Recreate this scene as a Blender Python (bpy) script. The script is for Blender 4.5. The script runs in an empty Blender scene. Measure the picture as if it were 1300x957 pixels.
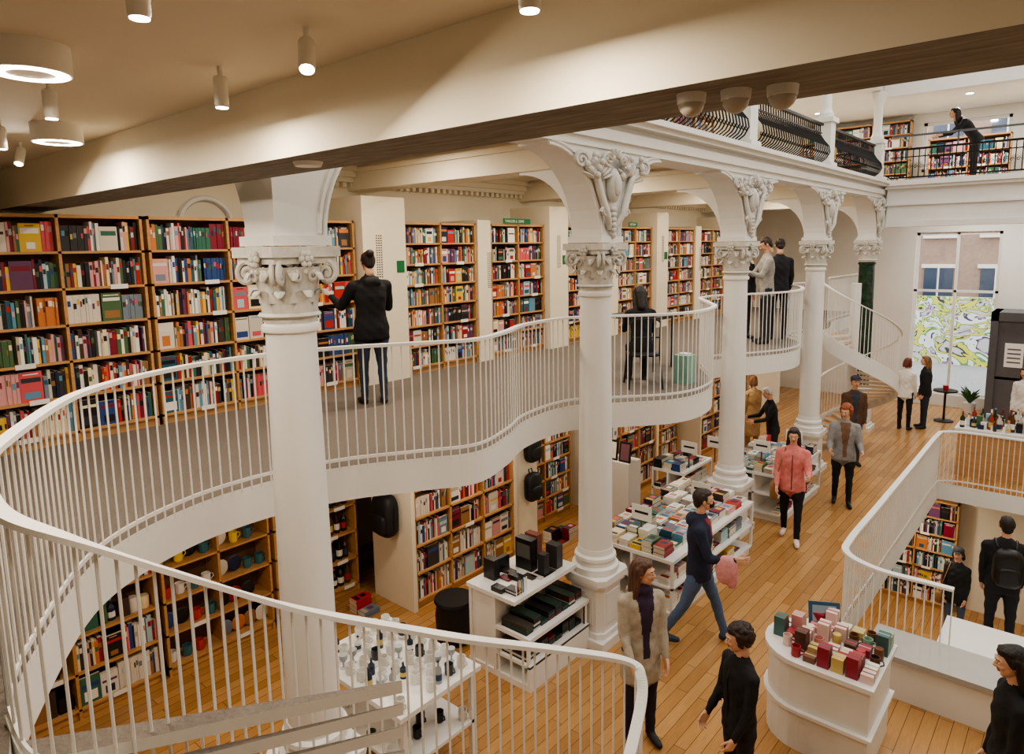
import bpy, math, random
import numpy as np
from mathutils import Vector, Matrix
rng=random.Random(7)
def C(r,g,b):
    f=lambda x:(x/255/12.92) if x/255<=.04045 else ((x/255+.055)/1.055)**2.4
    return (f(r),f(g),f(b))
# ------------------------------------------------------------------ materials
def mat(name,col,rough=.5,metal=0,var=.0,scale=8,bump=0,emit=None,es=0,stretch=None,spec=None):
    m=bpy.data.materials.new(name); m.use_nodes=True
    nt=m.node_tree; n=nt.nodes; p=n['Principled BSDF']
    p.inputs['Base Color'].default_value=(*col,1); p.inputs['Roughness'].default_value=rough; p.inputs['Metallic'].default_value=metal
    if spec is not None: p.inputs['Specular IOR Level'].default_value=spec
    if emit: p.inputs['Emission Color'].default_value=(*emit,1); p.inputs['Emission Strength'].default_value=es
    if var or bump:
        tc=n.new('ShaderNodeTexCoord'); mp=n.new('ShaderNodeMapping'); no=n.new('ShaderNodeTexNoise')
        nt.links.new(tc.outputs['Object'],mp.inputs[0]); nt.links.new(mp.outputs[0],no.inputs['Vector'])
        if stretch: mp.inputs['Scale'].default_value=stretch
        no.inputs['Scale'].default_value=scale; no.inputs['Detail'].default_value=5
        if var:
            cr=n.new('ShaderNodeValToRGB')
            cr.color_ramp.elements[0].position=.3; cr.color_ramp.elements[1].position=.7
            cr.color_ramp.elements[0].color=(*[c*(1-var) for c in col],1)
            cr.color_ramp.elements[1].color=(*[min(1,c*(1+var)) for c in col],1)
            nt.links.new(no.outputs[0],cr.inputs[0]); nt.links.new(cr.outputs[0],p.inputs['Base Color'])
        if bump:
            b=n.new('ShaderNodeBump'); b.inputs['Strength'].default_value=bump; b.inputs['Distance'].default_value=.02
            nt.links.new(no.outputs[0],b.inputs['Height']); nt.links.new(b.outputs[0],p.inputs['Normal'])
    return m
def attrmat(name,rough=.45):
    m=bpy.data.materials.new(name); m.use_nodes=True
    nt=m.node_tree; p=nt.nodes['Principled BSDF']; a=nt.nodes.new('ShaderNodeAttribute'); a.attribute_name='Col'
    nt.links.new(a.outputs['Color'],p.inputs['Base Color']); p.inputs['Roughness'].default_value=rough
    return m
WHITE=mat('white_paint',C(234,232,227),.45,var=.02,scale=3)
STUCCO=mat('white_stucco',C(208,204,195),.6,var=.1,scale=14,bump=.15)
CREAM=mat('cream_wall',C(235,225,203),.7,var=.02,scale=2)
CEIL=mat('ceiling_paint',C(224,212,190),.75,var=.02,scale=1.5)
CONC=mat('raw_beam_soffit',C(134,127,117),.85,var=.3,scale=5,bump=.4,stretch=(1,6,1))
CARPET=mat('carpet',C(116,107,98),.95,var=.12,scale=60,bump=.3)
WOOD=mat('shelf_oak',C(194,148,98),.5,var=.12,scale=4,stretch=(1,1,9))
WOODD=mat('shelf_back',C(112,80,52),.6,var=.15,scale=4)
BLACK=mat('black_matte',C(22,22,24),.5,var=.1)
IRON=mat('wrought_iron',C(28,26,25),.4,metal=.6)
GREENM=mat('green_marble',C(34,58,44),.18,var=.6,scale=9)
GREY=mat('grey_metal',C(92,92,96),.5,var=.05)
GREYTOP=mat('grey_counter',C(178,174,168),.35,var=.04)
BOOK=attrmat('printed_goods',.4)
GREENS=mat('sign_green',C(20,110,60),.5)
VENT=mat('vent_dark',C(60,55,50),.6)
LAMP=mat('lamp_emitter',(1,.92,.8),.5,emit=(1,.9,.76),es=25)
LAMPW=mat('lamp_housing',C(235,232,225),.4)
def floor_mat():
    m=bpy.data.materials.new('oak_parquet'); m.use_nodes=True; nt=m.node_tree; n=nt.nodes; p=n['Principled BSDF']
    tc=n.new('ShaderNodeTexCoord'); mp=n.new('ShaderNodeMapping'); mp.inputs['Rotation'].default_value=(0,0,math.radians(90))
    br=n.new('ShaderNodeTexBrick'); br.inputs['Scale'].default_value=1; br.inputs['Brick Width'].default_value=1.1; br.inputs['Row Height'].default_value=.11
    br.inputs['Mortar Size'].default_value=.0025; br.offset=.37
    br.inputs['Color1'].default_value=(*C(206,158,102),1); br.inputs['Color2'].default_value=(*C(180,132,80),1); br.inputs['Mortar'].default_value=(*C(104,72,42),1)
    no=n.new('ShaderNodeTexNoise'); no.inputs['Scale'].default_value=6; mp2=n.new('ShaderNodeMapping'); mp2.inputs['Scale'].default_value=(10,1,1)
    mx=n.new('ShaderNodeMix'); mx.data_type='RGBA'; mx.blend_type='MULTIPLY'; mx.inputs[0].default_value=.3
    L=nt.links.new
    L(tc.outputs['Object'],mp.inputs[0]); L(mp.outputs[0],br.inputs['Vector']); L(tc.outputs['Object'],mp2.inputs[0]); L(mp2.outputs[0],no.inputs['Vector'])
    L(br.outputs['Color'],mx.inputs[6]); L(no.outputs[0],mx.inputs[7]); L(mx.outputs[2],p.inputs['Base Color'])
    p.inputs['Roughness'].default_value=.27
    return m
PARQ=floor_mat()
def glass_mat():
    m=bpy.data.materials.new('window_glass'); m.use_nodes=True; nt=m.node_tree; n=nt.nodes
    out=n['Material Output']; n.remove(n['Principled BSDF'])
    t=n.new('ShaderNodeBsdfTransparent'); g=n.new('ShaderNodeBsdfGlossy'); g.inputs['Roughness'].default_value=.05
    mx=n.new('ShaderNodeMixShader'); mx.inputs[0].default_value=.06
    nt.links.new(t.outputs[0],mx.inputs[1]); nt.links.new(g.outputs[0],mx.inputs[2]); nt.links.new(mx.outputs[0],out.inputs[0])
    return m
GLASS=glass_mat()
# ------------------------------------------------------------------ mesh builder
class MB:
    def __init__(s): s.v=[];s.f=[];s.m=[];s.c=[]
    def add(s,vs,fs,m=0,c=(1,1,1)):
        o=len(s.v); s.v.extend(vs)
        for f in fs: s.f.append([i+o for i in f]); s.m.append(m); s.c.append(c)
    def box(s,x0,y0,z0,x1,y1,z1,m=0,c=(1,1,1),top=None):
        vs=[(x0,y0,z0),(x1,y0,z0),(x1,y1,z0),(x0,y1,z0),(x0,y0,z1),(x1,y0,z1),(x1,y1,z1),(x0,y1,z1)]
        o=len(s.v); s.v.extend(vs)
        for f in ((0,3,2,1),(0,1,5,4),(1,2,6,5),(2,3,7,6),(3,0,4,7),(4,5,6,7)):
            s.f.append([i+o for i in f]); s.m.append(m); s.c.append(c)
        s.c[-1]=top or c
    def tbox(s,M,x0,y0,z0,x1,y1,z1,m=0,c=(1,1,1)):
        vs=[tuple(M@Vector(p)) for p in [(x0,y0,z0),(x1,y0,z0),(x1,y1,z0),(x0,y1,z0),(x0,y0,z1),(x1,y0,z1),(x1,y1,z1),(x0,y1,z1)]]
        s.add(vs,[(0,3,2,1),(0,1,5,4),(1,2,6,5),(2,3,7,6),(3,0,4,7),(4,5,6,7)],m,c)
    def lathe(s,prof,cx=0,cy=0,cz=0,seg=24,m=0,c=(1,1,1),caps=True,rot=0):
        vs=[];fs=[]
        for r,z in prof:
            for k in range(seg):
                a=2*math.pi*k/seg+rot; vs.append((cx+r*math.cos(a),cy+r*math.sin(a),cz+z))
        for i in range(len(prof)-1):
            for k in range(seg):
                k2=(k+1)%seg; fs.append((i*seg+k,i*seg+k2,(i+1)*seg+k2,(i+1)*seg+k))
        if caps:
            fs.append(tuple(range(seg-1,-1,-1))); fs.append(tuple((len(prof)-1)*seg+k for k in range(seg)))
        s.add(vs,fs,m,c)
    def ell(s,c0,r,m=0,c=(1,1,1),seg=12,rings=8,e=1,M=None):
        vs=[];fs=[]
        pw=lambda t:math.copysign(abs(t)**e,t)
        for i in range(1,rings):
            ph=-math.pi/2+math.pi*i/rings
            for k in range(seg):
                a=2*math.pi*k/seg
                vs.append((pw(math.cos(ph))*pw(math.cos(a))*r[0],pw(math.cos(ph))*pw(math.sin(a))*r[1],pw(math.sin(ph))*r[2]))
        vs.append((0,0,-r[2]));vs.append((0,0,r[2])); b=len(vs)-2;t=b+1
        for i in range(rings-2):
            for k in range(seg):
                k2=(k+1)%seg; fs.append((i*seg+k,i*seg+k2,(i+1)*seg+k2,(i+1)*seg+k))
        for k in range(seg):
            k2=(k+1)%seg; fs.append((b,k2,k)); fs.append((t,(rings-2)*seg+k,(rings-2)*seg+k2))
        if M is not None: vs=[tuple(M@Vector(p)+Vector(c0)) for p in vs]
        else: vs=[(p[0]+c0[0],p[1]+c0[1],p[2]+c0[2]) for p in vs]
        s.add(vs,fs,m,c)
    def tube(s,pts,r,seg=6,m=0,c=(1,1,1)):
        pts=[Vector(p) for p in pts]; n=len(pts); vs=[];fs=[]
        rr=r if isinstance(r,(list,tuple)) else [r]*n
        up=None
        for i,p in enumerate(pts):
            t=(pts[min(i+1,n-1)]-pts[max(i-1,0)]).normalized()
            if up is None:
                up=Vector((0,0,1)) if abs(t.z)<.9 else Vector((1,0,0))
            sd=t.cross(up)
            if sd.length<1e-5: sd=t.orthogonal()
            sd.normalize(); up=sd.cross(t).normalized()
            for k in range(seg):
                a=2*math.pi*k/seg; q=p+(sd*math.cos(a)+up*math.sin(a))*rr[i]; vs.append(tuple(q))
        for i in range(n-1):
            for k in range(seg):
                k2=(k+1)%seg; fs.append((i*seg+k,i*seg+k2,(i+1)*seg+k2,(i+1)*seg+k))
        fs.append(tuple(range(seg-1,-1,-1))); fs.append(tuple((n-1)*seg+k for k in range(seg)))
        s.add(vs,fs,m,c)
    def cone(s,a,ra,b,rb,m=0,seg=12):
        a=Vector(a);b=Vector(b);t=(b-a);L=t.length
        t=t/L if L>1e-6 else Vector((0,0,1)); sd=t.orthogonal().normalized(); up=t.cross(sd)
        rings=[]
        for i in range(1,4):
            ph=math.pi/2*(1-i/3); rings.append((a-t*ra*math.sin(ph),ra*math.cos(ph)))
        for i in range(0,3):
            ph=math.pi/2*i/3; rings.append((b+t*rb*math.sin(ph),rb*math.cos(ph)))
        vs=[];fs=[]
        for p,r in rings:
            for k in range(seg):
                an=2*math.pi*k/seg; vs.append(tuple(p+(sd*math.cos(an)+up*math.sin(an))*r))
        for i in range(len(rings)-1):
            for k in range(seg):
                k2=(k+1)%seg; fs.append((i*seg+k,i*seg+k2,(i+1)*seg+k2,(i+1)*seg+k))
        fs.append(tuple(range(seg-1,-1,-1))); fs.append(tuple((len(rings)-1)*seg+k for k in range(seg)))
        s.add(vs,fs,m)
    def sweep(s,pts,hw,hh,m=0,c=(1,1,1)):
        pts=[Vector(p) for p in pts];n=len(pts);vs=[];fs=[]
        for i,p in enumerate(pts):
            t=pts[min(i+1,n-1)]-pts[max(i-1,0)]; sd=Vector((t.y,-t.x,0))
            sd=sd.normalized() if sd.length>1e-6 else Vector((1,0,0))
            for a,b in((-1,-1),(1,-1),(1,1),(-1,1)): vs.append(tuple(p+sd*hw*a+Vector((0,0,hh*b))))
        for i in range(n-1):
            for k in range(4):
                k2=(k+1)%4; fs.append((i*4+k,i*4+k2,(i+1)*4+k2,(i+1)*4+k))
        fs.append((3,2,1,0));fs.append(tuple((n-1)*4+k for k in range(4)))
        s.add(vs,fs,m,c)
    def mesh(s,name,mats,smooth=False,ang=40):
        me=bpy.data.meshes.new(name); me.from_pydata(s.v,[],s.f)
        for m in mats: me.materials.append(m)
        me.polygons.foreach_set('material_index',s.m)
        if BOOK in mats:
            ca=me.color_attributes.new('Col','FLOAT_COLOR','CORNER')
            cnt=np.array([len(f) for f in s.f]); cc=np.ones((len(s.f),4),dtype=np.float32); cc[:,:3]=np.array(s.c)
            ca.data.foreach_set('color',np.repeat(cc,cnt,axis=0).ravel())
        if smooth:
            me.polygons.foreach_set('use_smooth',[True]*len(s.f))
            try: me.set_sharp_from_angle(angle=math.radians(ang))
            except Exception: pass
        me.update(); return me
    def obj(s,name,mats,parent=None,M=None,smooth=False,ang=40):
        o=bpy.data.objects.new(name,s.mesh(name,mats,smooth,ang)); bpy.context.scene.collection.objects.link(o)
        if parent: o.parent=parent
        if M is not None: o.matrix_local=M
        return o
def empty(name,loc=(0,0,0),rz=0,scale=(1,1,1)):
    e=bpy.data.objects.new(name,None); e.empty_display_size=.2; e.location=loc; e.rotation_euler=(0,0,rz); e.scale=scale
    bpy.context.scene.collection.objects.link(e); return e
def link(name,me,parent=None,scale=(1,1,1)):
    o=bpy.data.objects.new(name,me); bpy.context.scene.collection.objects.link(o)
    o.scale=scale
    if parent:o.parent=parent
    return o
def catmull(P,n=10):
    P=[Vector(p) for p in P]; out=[]
    for i in range(len(P)-1):
        a=P[max(i-1,0)];b=P[i];c=P[i+1];d=P[min(i+2,len(P)-1)]
        for k in range(n):
            t=k/n; out.append(.5*((2*b)+(c-a)*t+(2*a-5*b+4*c-d)*t*t+(3*b-a-3*c+d)*t**3))
    out.append(P[-1]); return out
def resample(P,step):
    out=[P[0]];acc=0
    for i in range(1,len(P)):
        a=P[i-1];b=P[i];L=(b-a).length
        if L<1e-9: continue
        d=step-acc
        while d<=L: out.append(a.lerp(b,d/L)); d+=step
        acc=L-(d-step)
    return out
# ------------------------------------------------------------------ room shell
def shell(name,boxes,mats):
    mb=MB()
    for b in boxes: mb.box(*b)
    return mb.obj(name,mats)
HX0,HX1,HY0,HY1=-1.85,1.85,7.3,13.5
mb=MB()
for b in [(-7.7,-2.5,-.3,4,HY0,0),(-7.7,HY1,-.3,4,20,0),(-7.7,HY0,-.3,HX0,HY1,0),(HX1,HY0,-.3,4,HY1,0)]:
    mb.box(*b,m=1); mb.m[-1]=0
mb.obj('floor',[PARQ,WHITE])
shell('wall_left',[(-7.9,-2.7,0,-7.7,20,7.5)],[CREAM])
shell('wall_right',[(4,-2.7,0,4.2,20,8.3)],[CREAM])
shell('wall_back',[(-7.9,-2.7,0,4.2,-2.5,5.4)],[CREAM])
wx=[(-3.6,-1.8),(-1.2,.5),(1.1,2.8)]
bx=[]; px=-7.9
for a,b in wx: bx.append((px,20,0,a,20.25,7.5)); bx.append((a,20,0,b,20.25,.3)); bx.append((a,20,4.4,b,20.25,5.9)); bx.append((a,20,7.1,b,20.25,7.5)); px=b
bx.append((px,20,0,4.2,20.25,7.5))
shell('wall_far',bx,[WHITE])
for i,(a,b) in enumerate(wx):
    mb=MB()
    for z0,z1 in((.3,4.4),(5.9,7.1)):
        mb.box(a,20.08,z0,b,20.14,z0+.07);mb.box(a,20.08,z1-.07,b,20.14,z1);mb.box(a,20.08,z0,a+.07,20.14,z1);mb.box(b-.07,20.08,z0,b,20.14,z1)
        mb.box((a+b)/2-.03,20.08,z0,(a+b)/2+.03,20.14,z1)
        if z1-z0>2: mb.box(a,20.08,2.9,b,20.14,2.96)
        mb.box(a+.07,20.105,z0+.07,b-.07,20.11,z1-.07,m=1)
    mb.obj('window_%d'%(i+1),[WHITE,GLASS])
shell('ceiling',[(-7.7,-2.5,4.94,4,1.69,5.2)],[CEIL])
mb=MB(); mb.box(-7.7,1.69,4.61,4,2.08,5.45); mb.m[0]=1
mb.obj('ceiling_beam',[CREAM,CONC])
shell('wall_upper',[(-7.7,1.9,5.46,4,2.06,8.2)],[CREAM])
shell('ceiling_gallery',[(-7.7,2.09,5.3,-4.07,20,5.45),(-4.07,17.01,5.2,4,20,5.45)],[CEIL])
shell('ceiling_upper',[(-7.7,2.08,7.32,-3.75,20,7.5),(-3.75,16.6,7.32,4,20,7.5)],[WHITE])
mb=MB(); mb.box(-3.9,2.0,8.2,4.0,16.6,8.3)
mb.box(-3.95,2.08,7.52,-3.75,16.6,8.19);mb.box(-3.74,16.45,7.2,4,16.59,8.19)
mb.obj('roof_sky_blocker',[WHITE])  # unseen opaque roof box, added to block the sky's light; no glazing
shell('basement_floor',[(-4,6,-2.8,4,16,-2.7)],[PARQ])
shell('wall_basement',[(-4,14.6,-2.7,4,14.7,-.3),(-4.1,6,-2.7,-4,14.6,-.3),(4,6,-2.7,4.1,14.6,-.3),(-4,5.9,-2.7,4,6,-.3)],[CREAM])
mb=MB()
mb.box(-7.7,2.08,5.08,-7.55,20,5.14);mb.box(-7.7,2.08,5.14,-7.5,20,5.22);mb.box(-7.7,2.08,5.22,-7.42,20,5.3)
y=2.2
while y<19.8: mb.box(-7.7,y,5.02,-7.6,y+.06,5.08); y+=.12
mb.obj('trim_1',[CREAM])
COLY=[2.32,5.78,9.31,12.84,16.4]; CX=-3.87
mb=MB()
for y in COLY[1:]:
    mb.box(-7.7,y-.2,4.98,-4.08,y+.2,5.3); mb.box(-7.7,y-.24,5.2,-4.08,y+.24,5.26)
mb.obj('cross_beams',[CREAM])  # cross beams running from the columns to the left wall
mb=MB()
for x1,z0,z1 in((-3.68,5.12,5.2),(-3.64,5.2,5.3),(-3.7,5.3,5.36),(-3.58,5.36,5.41),(-3.52,5.41,5.47)):
    mb.box(-4.06,2.09,z0,x1,16.9,z1)
for y0,z0,z1 in((16.6,4.5,4.62),(16.64,4.62,4.95),(16.58,4.95,5.0),(16.62,5.0,5.3),(16.5,5.3,5.36),(16.44,5.36,5.47)):
    mb.box(-3.6,y0,z0,3.99,17.0,z1)
mb.obj('entablature',[WHITE])  # stepped entablature over the colonnade and along the far wing
# ------------------------------------------------------------------ column pieces
def leaf(mb,ang,r0,z0,h,w,out,cx=0,cy=0,n=8):
    vs=[];fs=[];ca,sa=math.cos(ang),math.sin(ang)
    for i in range(n+1):
        t=i/n; th=t*2.3
        z=z0+h*math.sin(th); r=r0+out*(1-math.cos(th))*.8
        ww=w*(1-.75*t**2)*(1+.22*math.sin(t*16))
        for sgn,bulge in((-1,0),(-.5,.012),(0,.024),(.5,.012),(1,0)):
            rr=r+bulge; vs.append((cx+rr*ca-sgn*ww/2*sa,cy+rr*sa+sgn*ww/2*ca,z))
    for i in range(n):
        for k in range(4): fs.append((i*5+k,i*5+k+1,(i+1)*5+k+1,(i+1)*5+k))
    o=len(vs)
    vs+= [ (x-ca*.012,y-sa*.012,z) for x,y,z in vs]
    fs+= [tuple(o+j for j in reversed(f)) for f in fs]
    mb.add(vs,fs)
def spiral(c,u,v,R,turns,n=22,start=0,dirn=1,r0=.15):
    c=Vector(c);u=Vector(u);v=Vector(v);out=[]
    for i in range(n+1):
        t=i/n; rr=R*(1-(1-r0)*t); a=start+dirn*t*turns*2*math.pi
        out.append(c+u*rr*math.cos(a)+v*rr*math.sin(a))
    return out
def make_base():
    mb=MB()
    mb.box(-.31,-.31,0,.31,.31,.1)
    def oc(h,z0,z1,ch=.07):
        p=[(-h+ch,-h),(h-ch,-h),(h,-h+ch),(h,h-ch),(h-ch,h),(-h+ch,h),(-h,h-ch),(-h,-h+ch)]
        mb.add([(x,y,z0) for x,y in p]+[(x,y,z1) for x,y in p],[(i,(i+1)%8,8+(i+1)%8,8+i) for i in range(8)]+[tuple(range(8,16)),tuple(range(7,-1,-1))])
    oc(.27,.1,.16);oc(.24,.16,.66);oc(.28,.66,.7);oc(.3,.7,.77)
    for k in range(4):
        a=k*math.pi/2
        M=Matrix.Rotation(a,4,'Z'); mb.tbox(M,.24,-.13,.24,.25,.13,.58)
    mb.lathe([(.27,.77),(.28,.8),(.275,.84),(.24,.86),(.235,.89),(.25,.92),(.245,.95),(.215,.97),(.205,1.03)],seg=32)
    return mb.mesh('column_base',[WHITE],True,35)
def make_shaft(mt):
    mb=MB(); pr=[]
    for i in range(13):
        t=i/12; pr.append((.195-.025*t**1.6,1.0+t*2.68))
    pr+=[(.17,3.69),(.19,3.7),(.195,3.72),(.19,3.74),(.172,3.75),(.172,3.8)]
    mb.lathe(pr,seg=36); return mb.mesh('column_shaft',[mt],True,30)
def make_capital():
    mb=MB()
    mb.lathe([(.19,3.76),(.19,3.85),(.2,3.95),(.22,4.04),(.26,4.1)],seg=32)
    mb.lathe([(.21,3.79),(.225,3.8),(.21,3.82)],seg=32,caps=False)
    for k in range(8): leaf(mb,k*math.pi/4,.18,3.8,.16,.14,.07)
    for k in range(8): leaf(mb,(k+.5)*math.pi/4,.185,3.88,.19,.13,.075)
    for k in range(24):
        a=k*math.pi/12; mb.ell((.235*math.cos(a),.235*math.sin(a),4.075),(.02,.02,.022),seg=6,rings=5)
    def aba(h,z0,z1):
        p=[]
        for k in range(4):
            for j in range(8):
                t=(j/8)*2-1; d=h*(1-.14*(1-t*t)); x,y=d,t*h
                a=k*math.pi/2; p.append((x*math.cos(a)-y*math.sin(a),x*math.sin(a)+y*math.cos(a)))
        n=len(p)
        mb.add([(x,y,z0) for x,y in p]+[(x,y,z1) for x,y in p],[(i,(i+1)%n,n+(i+1)%n,n+i) for i in range(n)]+[tuple(range(n,2*n)),tuple(range(n-1,-1,-1))])
    aba(.25,4.12,4.16);aba(.275,4.16,4.225)
    for k in range(4):
        a=k*math.pi/2+math.pi/4; d=Vector((math.cos(a),math.sin(a),0)); pp=Vector((-math.sin(a),math.cos(a),0))
        for off in(-.022,.022):
            P=spiral(d*.285+pp*off+Vector((0,0,4.06)),d,Vector((0,0,1)),.075,1.6,start=math.pi/2,dirn=-1)
            P=[d*.16+pp*off*3+Vector((0,0,4.1)),d*.22+pp*off*2+Vector((0,0,4.13))]+P
            mb.tube(P,.018,6)
        mb.ell(tuple(d*.285+Vector((0,0,4.06))),(.025,.025,.025),seg=8,rings=6)
        a=k*math.pi/2; d=Vector((math.cos(a),math.sin(a),0)); pp=Vector((-math.sin(a),math.cos(a),0))
        c=d*.255+Vector((0,0,4.15))
        for j in range(6):
            b=j*math.pi/3; q=c+(pp*math.cos(b)+Vector((0,0,1))*math.sin(b))*.035; mb.ell(tuple(q),(.022,.022,.022),seg=6,rings=5)
        mb.ell(tuple(c+d*.012),(.02,.02,.02),seg=6,rings=5)
        for sg in(-1,1):
            P=spiral(d*.225+pp*.06*sg+Vector((0,0,4.05)),pp*sg,Vector((0,0,1)),.045,1.3,start=math.pi*.5,dirn=-1); mb.tube(P,.012,5)
    return mb.mesh('column_capital',[STUCCO],True,50)
def make_spandrel(left=True):
    mb=MB(); T=5.12; hw=.17
    mb.box(-hw,-.17,4.23,hw,.17,T)
    R=.82
    for sg in ((1,-1) if left else (1,)):
        N=14
        for i in range(N):
            a0=math.pi/2*i/N;a1=math.pi/2*(i+1)/N
            y0=.17+R*(1-math.cos(a0));y1=.17+R*(1-math.cos(a1));z0=4.27+R*math.sin(a0);z1=4.27+R*math.sin(a1)
            ya,yb=sg*y0,sg*y1
            vs=[(-hw,ya,z0),(hw,ya,z0),(hw,ya,T),(-hw,ya,T),(-hw,yb,z1),(hw,yb,z1),(hw,yb,T),(-hw,yb,T)]
            mb.add(vs,[(0,1,5,4),(1,2,6,5),(3,0,4,7),(4,5,6,7)] )
        for off,xx in((0,.175),(.05,.172)):
            P=[(xx,sg*(.17+R*(1-math.cos(math.pi/2*i/N))- off*.7),4.27+R*math.sin(math.pi/2*i/N)+off*.7) for i in range(N+1)]
            mb.tube(P,.016,6)
    N=12;R2=.68
    for i in range(N):
        a0=math.pi/2*i/N;a1=math.pi/2*(i+1)/N
        x0=-(.17+R2*(1-math.cos(a0)));x1=-(.17+R2*(1-math.cos(a1)));z0=4.27+R2*math.sin(a0);z1=4.27+R2*math.sin(a1)
        vs=[(x0,-.17,z0),(x0,.17,z0),(x0,.17,T),(x0,-.17,T),(x1,-.17,z1),(x1,.17,z1),(x1,.17,T),(x1,-.17,T)]
        mb.add(vs,[(0,4,5,1),(1,5,6,2),(3,7,4,0),(4,7,6,5)])
    mb.box(-.2,-.2,4.23,.2,.2,4.29)
    return mb.mesh('spandrel',[WHITE],False)
def make_ornament():
    mb=MB(); X=.19
    mb.ell((X+.02,0,4.78),(.06,.07,.17),seg=12,rings=8); mb.ell((X+.06,0,4.78),(.04,.045,.11),seg=10,rings=7)
    rr=random.Random(3)
    for sg in(-1,1):
        P=catmull([(X,sg*.03,4.36),(X+.04,sg*.1,4.5),(X+.03,sg*.17,4.68),(X+.03,sg*.24,4.86),(X+.02,sg*.36,4.97)],6)
        mb.tube(P,[.022+.012*math.sin(i/len(P)*3.1) for i in range(len(P))],7)
        P=spiral((X+.03,sg*.4,4.98),(0,sg,0),(0,0,1),.08,1.7,start=math.pi,dirn=-1); mb.tube(P,.02,6)
        P=spiral((X+.05,sg*.1,5.02),(0,sg,0),(0,0,1),.07,1.5,start=-math.pi/2,dirn=1); mb.tube(P,.02,6)
        P=spiral((X+.04,sg*.13,4.52),(0,sg,0),(0,0,1),.05,1.4,start=0,dirn=1); mb.tube(P,.016,6)
        for j in range(9):
            a=math.radians(20+j*17); cy=sg*.2; cz=4.8
            q=Vector((X+.03,cy+sg*.13*math.cos(a),cz+.15*math.sin(a)))
            M=Matrix.Rotation(-sg*(math.pi/2-a),3,'X')
            mb.ell(tuple(q),(.03,.018,.07),seg=7,rings=6,M=M)
        for j in range(10):
            q=(X+.05+rr.uniform(0,.02),sg*rr.uniform(.04,.36),rr.uniform(4.84,5.06)); mb.ell(q,(.03,.024,.035),seg=7,rings=5)
    for j in range(7):
        a=math.radians(-60+j*20); q=Vector((X+.05,.11*math.sin(a),4.98+.1*math.cos(a)))
        mb.ell(tuple(q),(.03,.016,.05),seg=7,rings=6,M=Matrix.Rotation(-a,3,'X'))
    for j in range(6):
        z=4.3+j*.05; mb.ell((X+.02,0,z),(.03,.02+.004*j,.03),seg=7,rings=5)
    return mb.mesh('ornament',[STUCCO],True,60)
base_me=make_base();sh_me=make_shaft(WHITE);shg_me=make_shaft(GREENM);cap_me=make_capital();sp_me=make_spandrel();sp1_me=make_spandrel(False);or_me=make_ornament()
for i,y in enumerate(COLY):
    e=empty('column',(CX,y,0))
    link('base',base_me,e,(.9,.9,1));link('shaft',shg_me if i==4 else sh_me,e,(.92,.92,1));link('capital',cap_me,e,(.86,.86,1));link('spandrel',sp1_me if i==0 else sp_me,e)
    if i>0: link('ornament',or_me,e,(1,1.4,1))
# ------------------------------------------------------------------ mezzanine
railxy=[(-2.9,.5),(-3.31,.66),(-4.13,1.18),(-4.5,1.8),(-4.57,2.45),(-4.4,3.05),(-4.1,3.55),(-3.86,3.98),(-3.98,4.5),(-4.2,5.05),(-4.22,5.75),(-3.9,6.2),(-3.5,6.7),(-3.38,7.2),(-3.5,7.8),(-3.85,8.35),(-4.2,8.9),(-4.2,9.5),(-3.85,10.1),(-3.6,10.7),(-3.6,11.3),(-3.85,12.0),(-4.2,12.5),(-4.24,13.0),(-4.0,13.6)]
rail=catmull([(x,y,3.45) for x,y in railxy],10)
def poly_prism(name,pts,z0,z1,mats):
    import bmesh
    bm=bmesh.new(); vs=[bm.verts.new((x,y,z1)) for x,y in pts]; f=bm.faces.new(vs); f.material_index=0
    bm.normal_update()
    r=bmesh.ops.extrude_face_region(bm,geom=[f])
    for v in [g for g in r['geom'] if isinstance(g,bmesh.types.BMVert)]: v.co.z=z0
    bm.normal_update()
    for ff in bm.faces:
        zc=sum(v.co.z for v in ff.verts)/len(ff.verts); ff.material_index=0 if (abs(zc-z1)<1e-4) else 1
    bmesh.ops.recalc_face_normals(bm,faces=bm.faces)
    bmesh.ops.triangulate(bm,faces=[ff for ff in bm.faces if len(ff.verts)>4])
    me=bpy.data.meshes.new(name); bm.to_mesh(me); bm.free()
    for m in mats: me.materials.append(m)
    o=bpy.data.objects.new(name,me); bpy.context.scene.collection.objects.link(o); return o
edge=[(p.x,p.y) for p in rail]
poly=[(3.98,-2.48),(3.98,.4),(-1.3,.4),(-2.5,.4)]+edge+[(-4.0,14.3),(-4.3,15.6),(-4.3,18),(-7.68,18),(-7.68,-2.48)]
poly_prism('mezzanine_floor',poly,2.22,2.5,[CARPET,WHITE])
def railing(name,path,h,spacing=.075,parent=None,r=.0065,hw=.03,drop=.03,m=WHITE):
    mb=MB(); mb.sweep(path,hw,.012)
    for p in resample(path,spacing):
        mb.tube([p-Vector((0,0,h+drop)),p-Vector((0,0,.01))],r,5)
    lo=[p-Vector((0,0,h-.06)) for p in path]; mb.sweep(lo,.006,.012)
    return mb.obj(name,[m],parent)
near=[(-2.9,.5,3.45),(-2.72,.52,3.34),(-2.58,.69,3.22),(-2.56,1.05,2.95),(-2.56,1.49,2.63),(-2.42,1.95,2.38),(-2.26,2.27,2.23),(-2.05,2.75,2.02),(-1.86,3.1,1.86),(-1.78,3.12,1.78),(-1.72,3.0,1.66),(-1.62,2.6,1.42),(-1.55,2.2,1.22),(-1.5,1.8,1.0),(-1.45,1.5,.95)]
nearc=catmull(near,10)
rl=empty('mezzanine_railing')
railing('balustrade',rail,.95,parent=rl)
st=empty('spiral_staircase')
railing('balustrade',nearc,.95,parent=st)
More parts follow.
